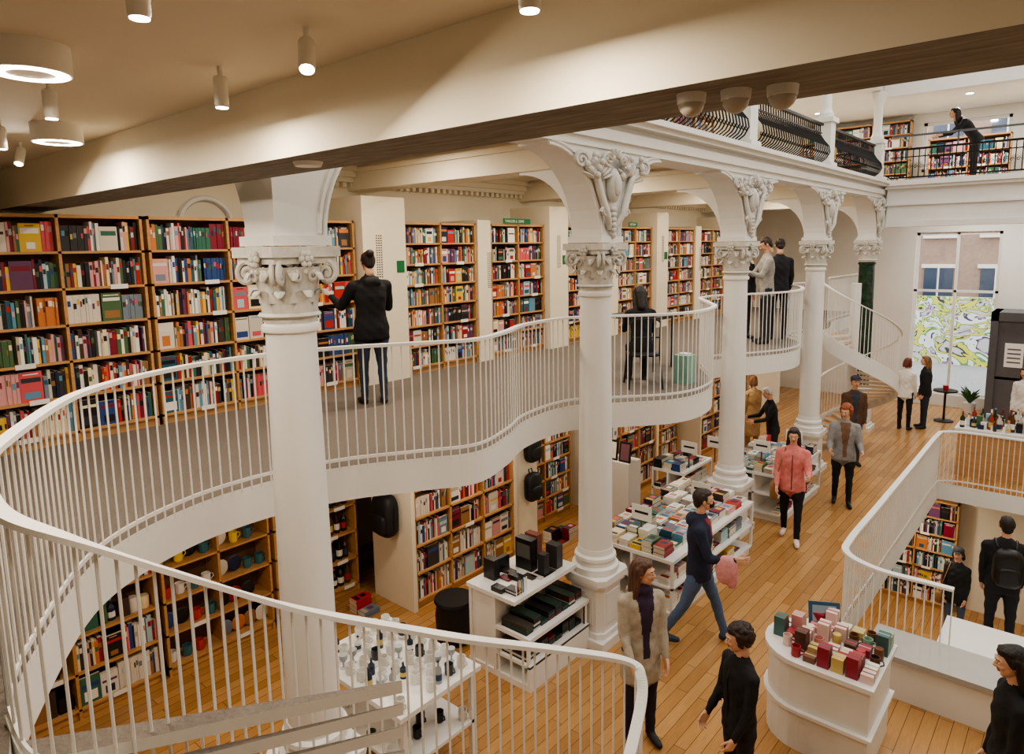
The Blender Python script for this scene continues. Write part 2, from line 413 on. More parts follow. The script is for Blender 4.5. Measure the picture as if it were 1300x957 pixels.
def steps(parent,path,center,inner,tm=CARPET):
    mb=MB(); q=resample(path,.2); 
    for i in range(len(q)-1):
        a=q[i];b=q[i+1]; z=(a.z+b.z)/2-.98
        c=Vector((center[0],center[1],0)); A=Vector((a.x,a.y,0));B=Vector((b.x,b.y,0))
        ia=c+(A-c).normalized()*inner; ib=c+(B-c).normalized()*inner
        vs=[(p.x,p.y,z+dz) for dz in(-.05,0) for p in(A,B,ib,ia)]
        mb.add(vs,[(3,2,1,0),(0,1,5,4),(1,2,6,5),(2,3,7,6),(3,0,4,7)],1); mb.add(vs,[(4,5,6,7)],0)
    mb.obj('treads',[tm,WHITE],parent)
    mb=MB(); mb.sweep([p-Vector((0,0,1.05)) for p in path],.015,.14); mb.obj('stringer',[WHITE],parent)
steps(st,nearc,(-2.0,1.75),.12)
railing('camera_side_railing',[Vector((-.55,.36,3.45)),Vector((3.9,.36,3.45))],.95)
hel=[]
cxs,cys,R=-3.55,14.35,.8
for i in range(0,60):
    t=i/59; a=math.radians(-125+t*320); hel.append(Vector((cxs+R*math.cos(a),cys+R*math.sin(a),3.45-2.35*t)))
st2=empty('spiral_staircase')
railing('balustrade',hel,.95,parent=st2); steps(st2,hel,(cxs,cys),.1,WOOD)
mb=MB(); mb.lathe([(.09,0),(.09,3.4)],cxs,cys,seg=20); mb.obj('newel',[WHITE],st2,smooth=True)
railing('gallery_railing',[Vector((-4.3,15.2,3.45)),Vector((-4.3,18,3.45))],.95)
well=catmull([(1.8,13.5,.95),(-.2,13.5,.95),(-1.4,13.5,.95),(-1.78,13.35,.95),(-1.85,13.0,.95),(-1.85,11,.95),(-1.85,9,.95),(-1.85,7.8,.95),(-1.78,7.4,.95),(-1.45,7.2,.95),(-1.0,7.2,.95),(-.8,7.2,.95)],8)
railing('stairwell_railing',well,.93,hw=.035)
mb=MB()
for i in range(15):
    y0=8.6+i*.3; z=-(i+1)*.17; mb.box(-.95,y0,z-.2,1.0,y0+.32,z); 
mb.add([(-1.0,8.6,.0),(-1.0,13.1,-2.5),(-1.0,13.1,-2.7),(-1.0,8.6,-.4),(-.95,8.6,0),(-.95,13.1,-2.5),(-.95,13.1,-2.7),(-.95,8.6,-.4)],[(0,1,2,3),(7,6,5,4),(0,4,5,1),(3,2,6,7)])
mb.box(-1.0,7.3,-.3,1.0,8.6,0)
mb.obj('basement_stairs',[WHITE])
# ------------------------------------------------------------------ goods
PAL=[C(*c) for c in [(225,220,210),(242,240,234),(234,230,222),(186,44,42),(150,34,38),(44,74,132),(30,42,72),(20,20,22),(28,28,32),(222,184,76),(56,110,92),(96,150,178),(156,114,74),(204,124,68),(104,66,102),(76,108,72),(216,160,160),(120,134,150),(186,174,152),(238,220,180),(70,52,46),(34,94,112),(130,32,54),(238,236,232),(208,202,190),(56,56,60),(220,212,200),(36,34,40),(170,200,210),(210,90,100)]]
PAGE=C(228,220,200)
def fill_books(mb,x0,x1,z,h,r,face=.35):
    x=x0+.004; mx=min(h-.02,.275)
    while x<x1-.03:
        k=r.random()
        if k<face:
            bh=mx*r.uniform(.78,.97); bw=bh*r.uniform(.62,.7)
            if x+bw>x1: face=0; continue
            c=r.choice(PAL); th=r.uniform(.02,.05); y=.03
            mb.box(x,y,z,x+bw,y+th,z+bh,c=c,top=PAGE); yy=y-.001
            c2=r.choice(PAL); q=r.random()
            zz=z+bh*r.uniform(.55,.75); hh=bh*r.uniform(.08,.2)
            mb.add([(x+.012,yy,zz),(x+bw-.012,yy,zz),(x+bw-.012,yy,zz+hh),(x+.012,yy,zz+hh)],[(0,1,2,3)],c=c2)
            if q<.75:
                zz=z+bh*.1; hh=bh*r.uniform(.2,.4); ii=bw*r.uniform(.08,.3); c3=r.choice(PAL)
                mb.add([(x+ii,yy,zz),(x+bw-ii,yy,zz),(x+bw-ii,yy,zz+hh),(x+ii,yy,zz+hh)],[(0,1,2,3)],c=c3)
                zz=z+bh*.9; c4=r.choice(PAL); mb.add([(x+ii,yy,zz),(x+bw-ii,yy,zz),(x+bw-ii,yy,zz+.009),(x+ii,yy,zz+.009)],[(0,1,2,3)],c=c4)
            x+=bw+r.uniform(.002,.012)
        else:
            n=r.randint(4,14); ser=r.random()<.2; c=r.choice(PAL); H=mx*r.uniform(.78,.95)
            for _ in range(n):
                w=r.uniform(.012,.036)
                if x+w>x1-.003: break
                if not ser: c=r.choice(PAL); H=mx*r.uniform(.72,.97)
                y=r.uniform(.03,.045)
                mb.box(x,y,z,x+w-.001,y+.15,z+H,c=c,top=PAGE)
                if w>.016:
                    c2=r.choice(PAL); zz=z+H*r.uniform(.45,.7)
                    mb.add([(x+.003,y-.001,zz),(x+w-.004,y-.001,zz),(x+w-.004,y-.001,zz+H*.2),(x+.003,y-.001,zz+H*.2)],[(0,1,2,3)],c=c2)
                x+=w
            x+=r.choice([0,0,0,.01,.03])
            if x>x1-.04: break
def r_lab(): return rng.choice([C(235,230,215),C(180,50,45),C(210,185,100),C(240,240,240),C(40,60,90)])
def bottle(mb,x,y,z,h,r0,c,cap,seg=8):
    mb.lathe([(r0,0),(r0,h*.6),(r0*.35,h*.75),(r0*.32,h*.93)],x,y,z,seg,c=c)
    mb.lathe([(r0*.38,h*.92),(r0*.38,h)],x,y,z,6,c=cap)
    mb.lathe([(r0*1.02,h*.15),(r0*1.02,h*.42)],x,y,z,seg,c=r_lab(),caps=False)
def mug(mb,x,y,z,c,h=.09,r0=.038,seg=12):
    mb.lathe([(r0*.85,0),(r0,h*.1),(r0,h),(r0*.9,h),(r0*.85,h*.15)],x,y,z,seg,c=c)
    P=[(x+r0*.9,y,z+h*.8),(x+r0*1.6,y,z+h*.75),(x+r0*1.75,y,z+h*.45),(x+r0*.95,y,z+h*.2)]; mb.tube(P,.006,5,c=c)
def fill_misc(mb,x0,x1,z,h,r,kind):
    x=x0+.05
    while x<x1-.06:
        if kind=='bottles':
            bottle(mb,x,.1,z,min(h-.03,r.uniform(.24,.3)),r.uniform(.033,.042),r.choice([C(25,30,25),C(30,18,15),C(60,20,20),C(18,20,26),C(80,60,20)]),r.choice(PAL)); x+=r.uniform(.08,.1)
        elif kind=='mugs':
            if r.random()<.55: mug(mb,x,.1,z,r.choice([C(235,232,225),C(220,215,205),C(60,110,120),C(190,60,50),C(230,200,90)]),h=.11,r0=.045); 
            else: mb.ell((x,.12,z+.09),(.08,.012,.09),c=r.choice(PAL),seg=14,rings=8)
            x+=r.uniform(.12,.16)
        else:
            k=r.random()
            if k<.4: hh=r.uniform(.1,.2); mb.lathe([(.045,0),(.047,.005),(.047,hh-.01),(.042,hh)],x,.1,z,12,c=r.choice(PAL)); x+=.1
            elif k<.8: w=r.uniform(.06,.13); mb.box(x-.03,.05,z,x-.03+w,.14,z+r.uniform(.12,h-.05),c=r.choice(PAL)); x+=w+.015
            else: bottle(mb,x,.1,z,r.uniform(.2,.28),.038,r.choice(PAL),r.choice(PAL)); x+=.1
def bookshelf(xf,y0,y1,z0,H,units=1,rows=7,depth=.26,kind='books',rot=math.pi/2,seed=0,face=.35,origin=None,name='bookshelf'):
    r=random.Random(seed*13+5); w=y1-y0
    e=empty(name,origin or (xf,y0,z0),rot)
    mb=MB(); t=.025
    mb.box(0,depth-.015,0,w,depth,H,m=1)
    uw=w/units
    for i in range(units+1):
        x=min(max(i*uw-t/2,0),w-t); mb.box(x,0,0,x+t,depth-.015,H)
    mb.box(0,0,H-.03,w,depth,H); mb.box(0,.03,0,w,depth,.08)
    pitch=(H-.1)/rows
    for j in range(rows): mb.box(0,0,.08+j*pitch-.0,w,depth-.015,.08+j*pitch+.022)
    mb.obj('frame',[WOOD,WOODD,WHITE],e)
    mb=MB()
    for j in range(rows):
        for i in range(units):
            a=i*uw+t*.7;b=(i+1)*uw-t*.7; z=.08+j*pitch+.0225
            if kind=='books': fill_books(mb,a,b,z,pitch-.025,r,face)
            elif kind=='mixed': (fill_books(mb,a,b,z,pitch-.025,r,.6) if r.random()<.5 else fill_misc(mb,a,b,z,pitch-.025,r,'tins'))
            else: fill_misc(mb,a,b,z,pitch-.025,r,kind)
            if r.random()<.4 and j<rows-1:
                q=r.uniform(a+.05,b-.2); mb.box(q,-.006,z-.03,q+.15,-.001,z+.014,c=C(240,238,232))
    mb.obj('merchandise',[BOOK],e,smooth=(kind!='books'),ang=30)
    return e
sd=1
for a,b,u in((.55,2.66,3),(2.7,5.1,3)):
    bookshelf(-6.95,a,b,2.5,2.05,u,6,seed=sd,face=.3);sd+=1
for y0 in(5.85,9.42,12.95):
    bookshelf(-6.95,y0,y0+1.4,2.5,2.05,2,7,seed=sd,face=.3);sd+=1
    bookshelf(-6.95,y0+1.72,y0+3.02,2.5,2.05,2,7,seed=sd,face=.3);sd+=1
bookshelf(-6.95,16.6,17.9,2.5,2.05,2,7,seed=sd);sd+=1
def pier(y0,y1,x0,x1,z0,z1,name='wall_pier',grille=True):
    mb=MB(); mb.box(x0,y0,z0,x1,y1,z1)
    if grille:
        zc=z1-.75
        for j in range(18):
            for k in range(3):
                mb.box(x1,y0+.2+k*.035,zc+j*.03-.25,x1+.003,y0+.2+k*.035+.02,zc+j*.03-.25+.014,m=1)
            for k in range(3):
                mb.box(x0+.15+k*.04,y0-.003,zc+j*.03-.25,x0+.15+k*.04+.024,y0,zc+j*.03-.25+.014,m=1)
        if y1-y0>.4: mb.box(x1,y1-.16,z1-.95,x1+.008,y1-.04,z1-.8,m=2)
    return mb.obj(name,[CREAM,VENT,GREENS])
for y0,y1 in((5.15,5.83),(8.89,9.4),(12.46,12.93),(15.99,16.55)): pier(y0,y1,-7.7,-6.85,2.5,4.85)
for y0 in(7.27,10.84,14.37): pier(y0,y0+.28,-7.7,-6.93,2.5,4.6)
def sign(txt,x,y,z,size=.055,rot=math.pi/2):
    e=empty('category_sign',(x,y,z),rot)
    mb=MB(); mb.box(0,0,0,size*len(txt)*.66+.06,.01,size*1.5); mb.obj('board',[GREENS],e)
    cu=bpy.data.curves.new('text','FONT'); cu.body=txt; cu.size=size; cu.extrude=.001
    o=bpy.data.objects.new('lettering',cu); bpy.context.scene.collection.objects.link(o); cu.materials.append(WHITE)
    o.parent=e; o.location=(.03,-.002,size*.4); o.rotation_euler=(math.pi/2,0,0)
for t,y in(('THRILLER & CRIME',7.85),('ROMANIAN AUTHORS',9.7),('HISTORY',11.5)): sign(t,-6.93,y,4.555)
mb=MB(); P=[(-7.68,3.33,4.1)]+[(-7.68,3.63-.3*math.cos(a),4.5+.3*math.sin(a)) for a in [math.pi*i/14 for i in range(15)]]+[(-7.68,3.93,4.1)]
mb.tube(P,.035,6); mb.obj('trim_arch',[WHITE],smooth=True)
bookshelf(-6.7,.2,2.4,0,2.15,3,6,kind='mixed',seed=sd,depth=.3);sd+=1
bookshelf(-6.7,2.45,3.6,0,2.15,2,6,kind='mugs',seed=sd,depth=.3);sd+=1
bookshelf(-6.7,3.65,4.75,0,2.15,2,6,kind='bottles',seed=sd,depth=.3);sd+=1
for y0 in(4.86,8.75,12.3):
    bookshelf(-5.74,y0,y0+1.75,0,2.12,3,6,seed=sd,depth=.28,face=.5);sd+=1
    shell('shelf_partition',[(-6.45,y0-.06,0,-5.72,y0-.005,2.18),(-6.45,y0-.0,0,-6.03,y0+1.75,2.15),(-6.45,y0+1.755,0,-5.72,y0+1.81,2.18)],[CREAM])
for y0 in(7.15,10.8,14.3):
    bookshelf(-6.15,y0,y0+1.35,0,2.1,2,7,seed=sd,face=.4);sd+=1
pier(15.9,18.0,-7.7,-6.2,0,2.2,grille=False)
bookshelf(0,0,2.6,5.47,1.7,3,5,seed=40,rot=0,origin=(-6.4,19.6,5.46))
bookshelf(0,0,1.6,5.47,1.1,2,3,seed=41,rot=0,origin=(-3.3,19.0,5.46))
bookshelf(0,0,1.9,5.47,1.1,2,3,seed=43,rot=0,origin=(-1.3,18.6,5.46))
bookshelf(-7.3,8,16,5.46,1.7,8,5,seed=44)
bookshelf(0,0,2.0,-2.7,2.1,3,6,seed=42,rot=0,origin=(-3.6,14.25,-2.7),face=.6)
# ------------------------------------------------------------------ display tables
def book_stacks(mb,x0,x1,y0,y1,z,r,hmax=.15,gap=.014):
    y=y0
    while y<y1-.2:
        d=r.uniform(.2,.23); x=x0
        while x<x1-.12:
            w=r.uniform(.13,.16)
            if x+w>x1: break
            th=r.uniform(.016,.028); n=max(1,int(r.uniform(.04,hmax)/th)); zz=z; c=r.choice(PAL); sp=r.choice((-5,-4,-5))
            for i in range(n):
                jx=r.uniform(-.006,.006); jy=r.uniform(-.005,.005); mb.box(x+jx,y+jy,zz,x+w+jx-.006,y+d+jy-.006,zz+th-.0025,c=PAGE,top=c)
                mb.c[sp]=c; mb.c[-6]=c; zz+=th
            c2=r.choice(PAL); c3=r.choice(PAL); zt=zz-.002; xx=x+jx; yy=y+jy
            mb.add([(xx+.015,yy+.02,zt),(xx+w-.02,yy+.02,zt),(xx+w-.02,yy+.07,zt),(xx+.015,yy+.07,zt)],[(0,1,2,3)],c=c2)
            mb.add([(xx+.03,yy+.1,zt),(xx+w-.04,yy+.1,zt),(xx+w-.04,yy+.17,zt),(xx+.03,yy+.17,zt)],[(0,1,2,3)],c=c3)
            x+=w+gap
        y+=d+gap
def display_table(x0,x1,y0,y1,seed,h=.74,name='book_display_table',cards=2):
    e=empty(name,(0,0,0)); mb=MB(); r=random.Random(seed)
    mb.box(x0,y0,h-.04,x1,y1,h); mb.box(x0+.03,y0+.03,0,x1-.03,y1-.03,.1)
    mb.box(x0,y0,.1,x1,y1,.13)
    for a,b in((x0,x0+.03),(x1-.03,x1),((x0+x1)/2-.015,(x0+x1)/2+.015)):
        mb.box(a,y0,.13,b,y0+.03,h-.04); mb.box(a,y1-.03,.13,b,y1,h-.04)
    mb.box((x0+x1)/2-.02,y0+.03,.13,(x0+x1)/2+.02,y1-.03,h-.04)
    mb.box(x0,y0,.4,x1,y1,.425)
    mb.obj('table',[WHITE],e)
    mb=MB(); book_stacks(mb,x0+.02,x1-.02,y0+.02,y1-.02,h,r,.17)
    for z,hm in((.13,.2),(.425,.2)):
        book_stacks(mb,x0+.01,x0+.2,y0+.04,y1-.04,z,r,hm);book_stacks(mb,x1-.2,x1-.01,y0+.04,y1-.04,z,r,hm)
    for k in range(cards):
        yy=y0+.3+k*(y1-y0)/2; xx=x0+.35+.2*k
        mb.box(xx,yy,h+.24,xx+.26,yy+.012,h+.42,c=C(240,238,230)); mb.box(xx+.12,yy,h,xx+.14,yy+.01,h+.24,c=C(80,80,80))
        mb.box(xx+.04,yy-.001,h+.32,xx+.22,yy,h+.35,c=C(30,30,30))
    mb.obj('books',[BOOK],e); return e
display_table(-4.35,-3.3,6.45,8.75,11)
display_table(-4.25,-3.3,9.95,11.7,12)
display_table(-5.1,-4.55,9.2,10.2,14)
e=empty('stationery_display',(-.93,1.06,0),0,(.85,.85,1)); mb=MB()
mb.box(-4.3,4.1,0,-3.35,5.25,.06); mb.box(-4.28,4.1,.06,-4.24,5.25,.85); mb.box(-3.9,4.1,.06,-3.86,5.25,.85);mb.box(-4.3,4.08,.83,-3.55,5.27,.87)
mb.box(-3.86,4.1,.5,-3.35,5.25,.54); mb.box(-3.39,4.1,.06,-3.35,5.25,.26); mb.box(-4.25,5.2,.06,-3.38,5.24,.5); mb.box(-4.25,4.12,.06,-3.88,4.16,.83);mb.box(-4.25,5.2,.5,-3.88,5.24,.83)
mb.box(-3.86,4.1,.24,-3.35,5.25,.27); mb.box(-3.4,4.1,.27,-3.37,4.14,.5); mb.box(-3.4,5.2,.27,-3.37,5.24,.5)
mb.obj('stand',[WHITE],e)
mb=MB(); r=random.Random(5); NB=[C(20,20,22),C(25,25,30),C(40,60,50),C(110,30,34),C(200,195,185),C(30,30,34),C(70,62,56)]
mb.box(-4.1,4.75,.87,-3.85,4.87,1.2,c=C(20,20,22)); mb.box(-4.08,4.749,1.0,-3.87,4.75,1.15,c=C(90,88,84)); mb.box(-4.22,4.3,.87,-4.05,4.4,1.08,c=C(30,30,32)); mb.box(-3.82,5.0,.87,-3.65,5.12,1.12,c=C(60,58,58)); mb.box(-4.2,5.05,.87,-4.0,5.15,1.14,c=C(120,60,50))
mb.box(-4.2,4.5,.87,-4.14,4.68,1.02,c=C(26,26,28)); mb.box(-3.75,4.75,.87,-3.65,4.85,1.1,c=C(34,34,36))
for k in range(16):
    x=r.uniform(-4.25,-3.75);y=4.12+k*.068; n=r.randint(1,3)
    if 4.62<y<4.92 and x<-3.8: x=-3.8
    for j in range(n): mb.box(x,y,.87+j*.016,x+.16,y+.1,.884+j*.016,c=r.choice(NB))
for zb in(.54,.27,.06):
    for k in range(8):
        y=4.14+k*.135
        if zb==.06 : continue
        for j in range(r.randint(2,6 if zb>.3 else 7)): mb.box(-3.8,y,zb+j*.022,-3.43,y+.12,zb+.02+j*.022,c=r.choice(NB))
for k in range(7): mb.lathe([(.008,0),(.008,.14)],-3.62,4.2+k*.03,.87,6,c=r.choice(PAL))
mb.obj('notebooks',[BOOK],e)
e=empty('glassware_table'); mb=MB(); mb.box(-4.8,2.85,.76,-3.6,3.7,.8)
for x in(-4.76,-3.68):
    for y in(2.9,3.62): mb.box(x,y,0,x+.04,y+.04,.76)
mb.box(-4.76,2.9,.3,-3.64,3.66,.33); mb.obj('table',[WHITE],e)
mb=MB(); r=random.Random(9)
for i in range(9):
    for j in range(6):
        x=-4.7+i*.125+r.uniform(-.02,.02);y=2.94+j*.13+r.uniform(-.02,.02);k=r.random()
        if k<.55: mug(mb,x,y,.8,r.choice([C(232,230,224),C(222,218,210),C(240,238,234),C(60,64,70)]))
        elif k<.72: bottle(mb,x,y,.8,r.uniform(.12,.2),.028,r.choice([C(40,50,70),C(215,212,205),C(60,60,65),C(150,156,158)]),C(60,60,60),10)
        elif k<.92: mb.lathe([(.03,0),(.008,.01),(.008,.05),(.032,.08),(.034,.12)],x,y,.8,12,c=C(170,176,180))
        if r.random()<.4: mug(mb,x,y,.33,r.choice(PAL))
mb.obj('glassware',[BOOK],e,smooth=True)
e=empty('gift_display_table'); mb=MB()
pts=[(-1.05,5.35),(-1.05,6.15)]+[(-1.6-.4*math.sin(a),5.75+.4*math.cos(a)) for a in [math.pi*i/12 for i in range(13)]]
def prism(mb,pts,z0,z1,m=0,c=(1,1,1)):
    n=len(pts); mb.add([(x,y,z0) for x,y in pts]+[(x,y,z1) for x,y in pts],[tuple((i,(i+1)%n,n+(i+1)%n,n+i)) for i in range(n)]+[tuple(range(n,2*n)),tuple(range(n-1,-1,-1))],m,c)
prism(mb,pts,.76,.8);prism(mb,[(-1.53+(x+1.53)*.93,5.75+(y-5.75)*.9) for x,y in pts],0,.76);prism(mb,pts,.35,.38)
mb.obj('table',[WHITE],e)
mb=MB(); r=random.Random(21)
PK=[C(*c) for c in [(170,60,66),(214,150,148),(150,186,164),(206,180,110),(70,104,100),(235,225,205),(150,44,62),(120,80,58),(230,200,190),(90,60,50)]]
for i in range(8):
    for j in range(6):
        x=-1.92+i*.108;y=5.42+j*.12
        if (x+1.53)<-.1 and ((x+1.6)**2+(y-5.72)**2)>.12: continue
        k=r.random()
        if k<.6:
            hh=r.choice([.05,.07,.12,.17]); cc=r.choice(PK); mb.box(x,y,.8,x+.09,y+.1,.8+hh,c=cc); c2=r.choice(PK); mb.box(x-.001,y+.04,.8,x+.091,y+.055,.801+hh,c=c2)
        elif k<.8: mb.lathe([(.035,0),(.038,.07),(.034,.1)],x+.04,y+.05,.8,12,c=r.choice(PK))
        else: mug(mb,x+.04,y+.04,.8,r.choice(PK))
M=Matrix.Translation((-1.72,5.98,.82))@Matrix.Rotation(.5,4,'Z')@Matrix.Rotation(-.3,4,'X')
mb.tbox(M,0,0,0,.26,.02,.2,c=C(60,90,120)); mb.tbox(M,.03,-.002,.03,.23,-.001,.17,c=C(150,170,180))
mb.obj('gift_boxes',[BOOK],e)
mb=MB(); mb.box(-1.4,6.6,.38,1.4,7.12,.43,m=1); mb.box(-1.36,6.64,0,1.36,7.08,.38); mb.obj('low_bench',[WHITE,GREYTOP])
e=empty('cafe_counter'); mb=MB(); mb.box(-1.75,14.1,.82,.6,14.9,.87); mb.box(-1.7,14.15,0,.55,14.85,.82,m=1); mb.obj('counter',[WHITE,WOOD],e)
mb=MB(); r=random.Random(31)
for i in range(90):
    x=r.uniform(-1.68,.5);y=r.uniform(14.16,14.8)
    if r.random()<.6: bottle(mb,x,y,.87,r.uniform(.15,.36),.038,r.choice([C(90,50,25),C(30,50,30),C(200,190,170),C(160,60,40),C(220,215,205)]),r.choice(PAL))
    else: mb.box(x,y,.87,x+.09,y+.08,.87+r.uniform(.06,.22),c=r.choice(PAL))
mb.obj('bottles',[BOOK],e,smooth=True)
e=empty('door_1'); mb=MB()
mb.box(-1.8,18.9,0,-1.65,19.95,2.55);mb.box(-1.8,18.9,2.35,1.2,19.95,2.55);mb.box(1.05,18.9,0,1.2,19.95,2.35);mb.box(-.35,18.95,0,-.28,19.0,2.35);mb.box(-1.65,18.95,1.0,-.35,19.0,1.06)
mb.box(-1.65,18.95,0,-.95,19.0,2.35)
mb.obj('frame',[GREY],e); mb=MB()
mb.box(-1.5,18.94,1.3,-1.15,18.95,1.85,c=C(240,240,238)); 
for k in range(4): mb.box(-1.45,18.936,1.4+k*.1,-1.2,18.94,1.43+k*.1,c=C(90,90,95))
mb.obj('poster',[BOOK],e)
mb=MB(); mb.lathe([(.2,0),(.2,.02),(.025,.04),(.025,.7),(.25,.71),(.25,.74)],-2.5,18.3,0,20); mb.lathe([(.05,.74),(.06,.85)],-2.5,18.3,0,12,m=1); mb.obj('bistro_table',[BLACK,mat('red_ceramic',C(180,40,30),.4)],smooth=True)
mb=MB(); mb.lathe([(.11,0),(.14,.26),(.12,.26)],-2.15,19.5,0,16); r=random.Random(2)
for k in range(22):
    a=r.uniform(0,6.28);l=r.uniform(.2,.4); P=[(-2.15,19.5,.24),(-2.15+.08*math.cos(a),19.5+.08*math.sin(a),.24+l*.6),(-2.15+.2*math.cos(a),19.5+.2*math.sin(a),.24+l)]; mb.tube(catmull(P,3),[.01,.016,.022,.026,.022,.014,.004],5,m=1)
mb.obj('potted_plant',[WHITE,mat('leaf_green',C(50,90,45),.5,var=.3)],smooth=True)
mb=MB(); mb.box(-5.4,8.25,0,-4.95,8.6,1.05,c=C(230,226,218))
for k,(x,w) in enumerate(((-5.38,.2),(-5.15,.19))):
    M=Matrix.Translation((x,8.3,1.05))@Matrix.Rotation(-.15,4,'X'); mb.tbox(M,0,0,0,w,.02,.3,c=C(25,25,25)); mb.tbox(M,.025,-.002,.03,w-.025,-.001,.27,c=(C(225,215,200),C(120,80,90))[k])
mb.obj('picture_frame_display',[BOOK])
mb=MB(); r=random.Random(77); book_stacks(mb,-6.35,-5.95,4.35,4.75,0,r,.2); mb.obj('book_pile',[BOOK])
mb=MB(); book_stacks(mb,-5.75,-5.35,7.25,7.75,0,r,.2); mb.obj('book_pile',[BOOK])
# ------------------------------------------------------------------ upper balcony
mb=MB()
for y in COLY[1:]:
    mb.box(-3.98,y-.17,5.475,-3.64,y+.17,5.57);mb.box(-3.94,y-.13,5.57,-3.68,y+.13,6.25);mb.box(-3.98,y-.17,6.25,-3.64,y+.17,6.33)
    mb.lathe([(.12,6.33),(.13,6.4),(.1,6.44),(.085,6.5),(.08,7.05),(.1,7.1),(.14,7.2),(.15,7.31)],-3.81,y,0,20)
mb.obj('balcony_pedestals',[WHITE],smooth=True,ang=30)
mb=MB()
for i in range(len(COLY)-1):
    y0=COLY[i]+.2;y1=COLY[i+1]-.2
    mb.box(-3.84,y0,5.52,-3.8,y1,5.55);mb.box(-3.85,y0,6.18,-3.78,y1,6.22);mb.box(-3.84,y0,6.05,-3.8,y1,6.07)
    y=y0+.06
    while y<y1:
        mb.tube([(-3.82,y,5.54),(-3.7,y,5.62),(-3.64,y,5.72),(-3.66,y,5.82),(-3.75,y,5.93),(-3.81,y,6.03),(-3.82,y,6.2)],.011,5)
        P=spiral((-3.7,y+.045,5.7),(0,1,0),(0,0,1),.04,1,n=10); mb.tube(P,.006,4)
        y+=.1
mb.obj('balcony_railing',[IRON])
mb=MB()
mb.box(-3.6,16.7,5.52,3.98,16.74,5.55);mb.box(-3.6,16.69,6.1,3.98,16.75,6.14);mb.box(-3.6,16.7,5.95,3.98,16.73,5.97)
x=-3.5
while x<3.9:
    mb.tube([(x,16.72,5.54),(x,16.72,6.12)],.01,5)
    P=spiral((x+.05,16.72,5.75),(1,0,0),(0,0,1),.042,1.2,n=10); mb.tube(P,.006,4); x+=.11
mb.box(-3.6,16.72,6.38,3.98,16.76,6.42,m=1)
for x in(-2.4,-.6,1.2): mb.box(x,16.72,6.12,x+.03,16.75,6.4,m=1)
mb.obj('balcony_railing',[IRON,GREY])
mb=MB()
for x in(-1.2,1.5): mb.lathe([(.14,5.46),(.12,5.55),(.11,7.1),(.16,7.31)],x,17.3,0,20)
mb.obj('upper_columns',[WHITE],smooth=True)
# ------------------------------------------------------------------ lamps, skylight stand-in
WARM=(1,.87,.71)
def area(x,y,z,size,power,col=WARM,rot=(0,0,0),sy=None,shape='DISK'):
    l=bpy.data.lights.new('area_light','AREA'); l.energy=power; l.size=size; l.color=col; l.shape=shape
    if sy: l.shape='RECTANGLE'; l.size_y=sy
    o=bpy.data.objects.new('area_light',l); o.location=(x,y,z); o.rotation_euler=rot; bpy.context.scene.collection.objects.link(o); return o
def ring_lamp(x,y,zc,R=.13,h=.1,p=15):
    mb=MB(); mb.lathe([(R,-h),(R,0)],x,y,zc,32); mb.lathe([(R*.6,-h-.002),(R*.92,-h-.002),(R*.92,-h-.001),(R*.6,-h-.001)],x,y,zc,32,m=1,caps=False)
    o=mb.obj('ceiling_ring_lamp',[LAMPW,LAMP],smooth=True,ang=30); l=area(x,y,zc-h-.01,R*1.8,p); l.parent=o
def spot(x,y,zc,tilt=0,az=0,p=10):
    e=empty('ceiling_spot_lamp',(x,y,zc)); mb=MB()
    M=Matrix.Translation((0,0,-.05))@Matrix.Rotation(az,4,'Z')@Matrix.Rotation(tilt,4,'Y')
    mb.lathe([(.01,-.05),(.01,0)],0,0,0,8)
    t=MB(); t.lathe([(.025,-.11),(.028,-.1),(.028,0),(.024,.01)],0,0,0,20); t.lathe([(.0235,-.113),(.0,-.113)],0,0,0,20,m=1,caps=False)
    o=len(mb.v); mb.v.extend([tuple(M@Vector(v)) for v in t.v])
    for f,m in zip(t.f,t.m): mb.f.append([i+o for i in f]);mb.m.append(m);mb.c.append((1,1,1))
    mb.obj('housing',[LAMPW,LAMP],e,smooth=True,ang=30)
    l=area(0,0,0,.05,p); l.parent=e; l.matrix_local=M@Matrix.Translation((0,0,-.12))
ring_lamp(-2.95,.8,4.94);ring_lamp(-4.62,1.35,4.94)
for x,y,t in((-2.75,1.4,0),(-2.08,1.37,.5),(-1.86,.75,0),(-3.47,1.0,0),(-4.63,1.08,0),(-5.47,1.38,.5),(-1.12,1.38,0)): spot(x,y,4.94,t,2.5)
def downlight(x,y,z,p,R=.09,col=WARM):
    mb=MB(); mb.lathe([(R,-.012),(R,0)],x,y,z,20); mb.lathe([(R*.8,-.014),(0,-.014)],x,y,z,20,m=1,caps=False)
    o=mb.obj('recessed_downlight',[LAMPW,LAMP],smooth=True,ang=30); l=area(x,y,z-.02,R*1.6,p,col); l.parent=o
for y in(3.2,4.9,6.7,8.4,10.2,11.9,13.7,15.5): downlight(-5.7,y,5.3,26)
for y in(3.9,7.5,11.0,14.5): downlight(-4.7,y,5.3,16)
for y in(.9,2.6,4.2,5.9,8.0,10.2,12.3,14.4,16.4): downlight(-5.2,y,2.22,12)
COOL=(1,.96,.9)
for x in(-2.4,-.2): downlight(x,18.5,5.2,60,col=COOL); downlight(x,17.9,7.32,50,col=COOL)
for x in(-5.5,2.0): downlight(x,17.9,7.32,50,col=COOL)
for y in(8.5,12,15.5): downlight(-5.8,y,7.32,30,col=COOL)
for y in (8.5,12.0): downlight(-2.8,y,-.3,14)
downlight(-2.2,13.4,-.3,20)
area(0,9.3,8.15,6.8,540,(.96,.98,1),sy=13)  # no lamp: unseen area light added to stand in for skylight daylight
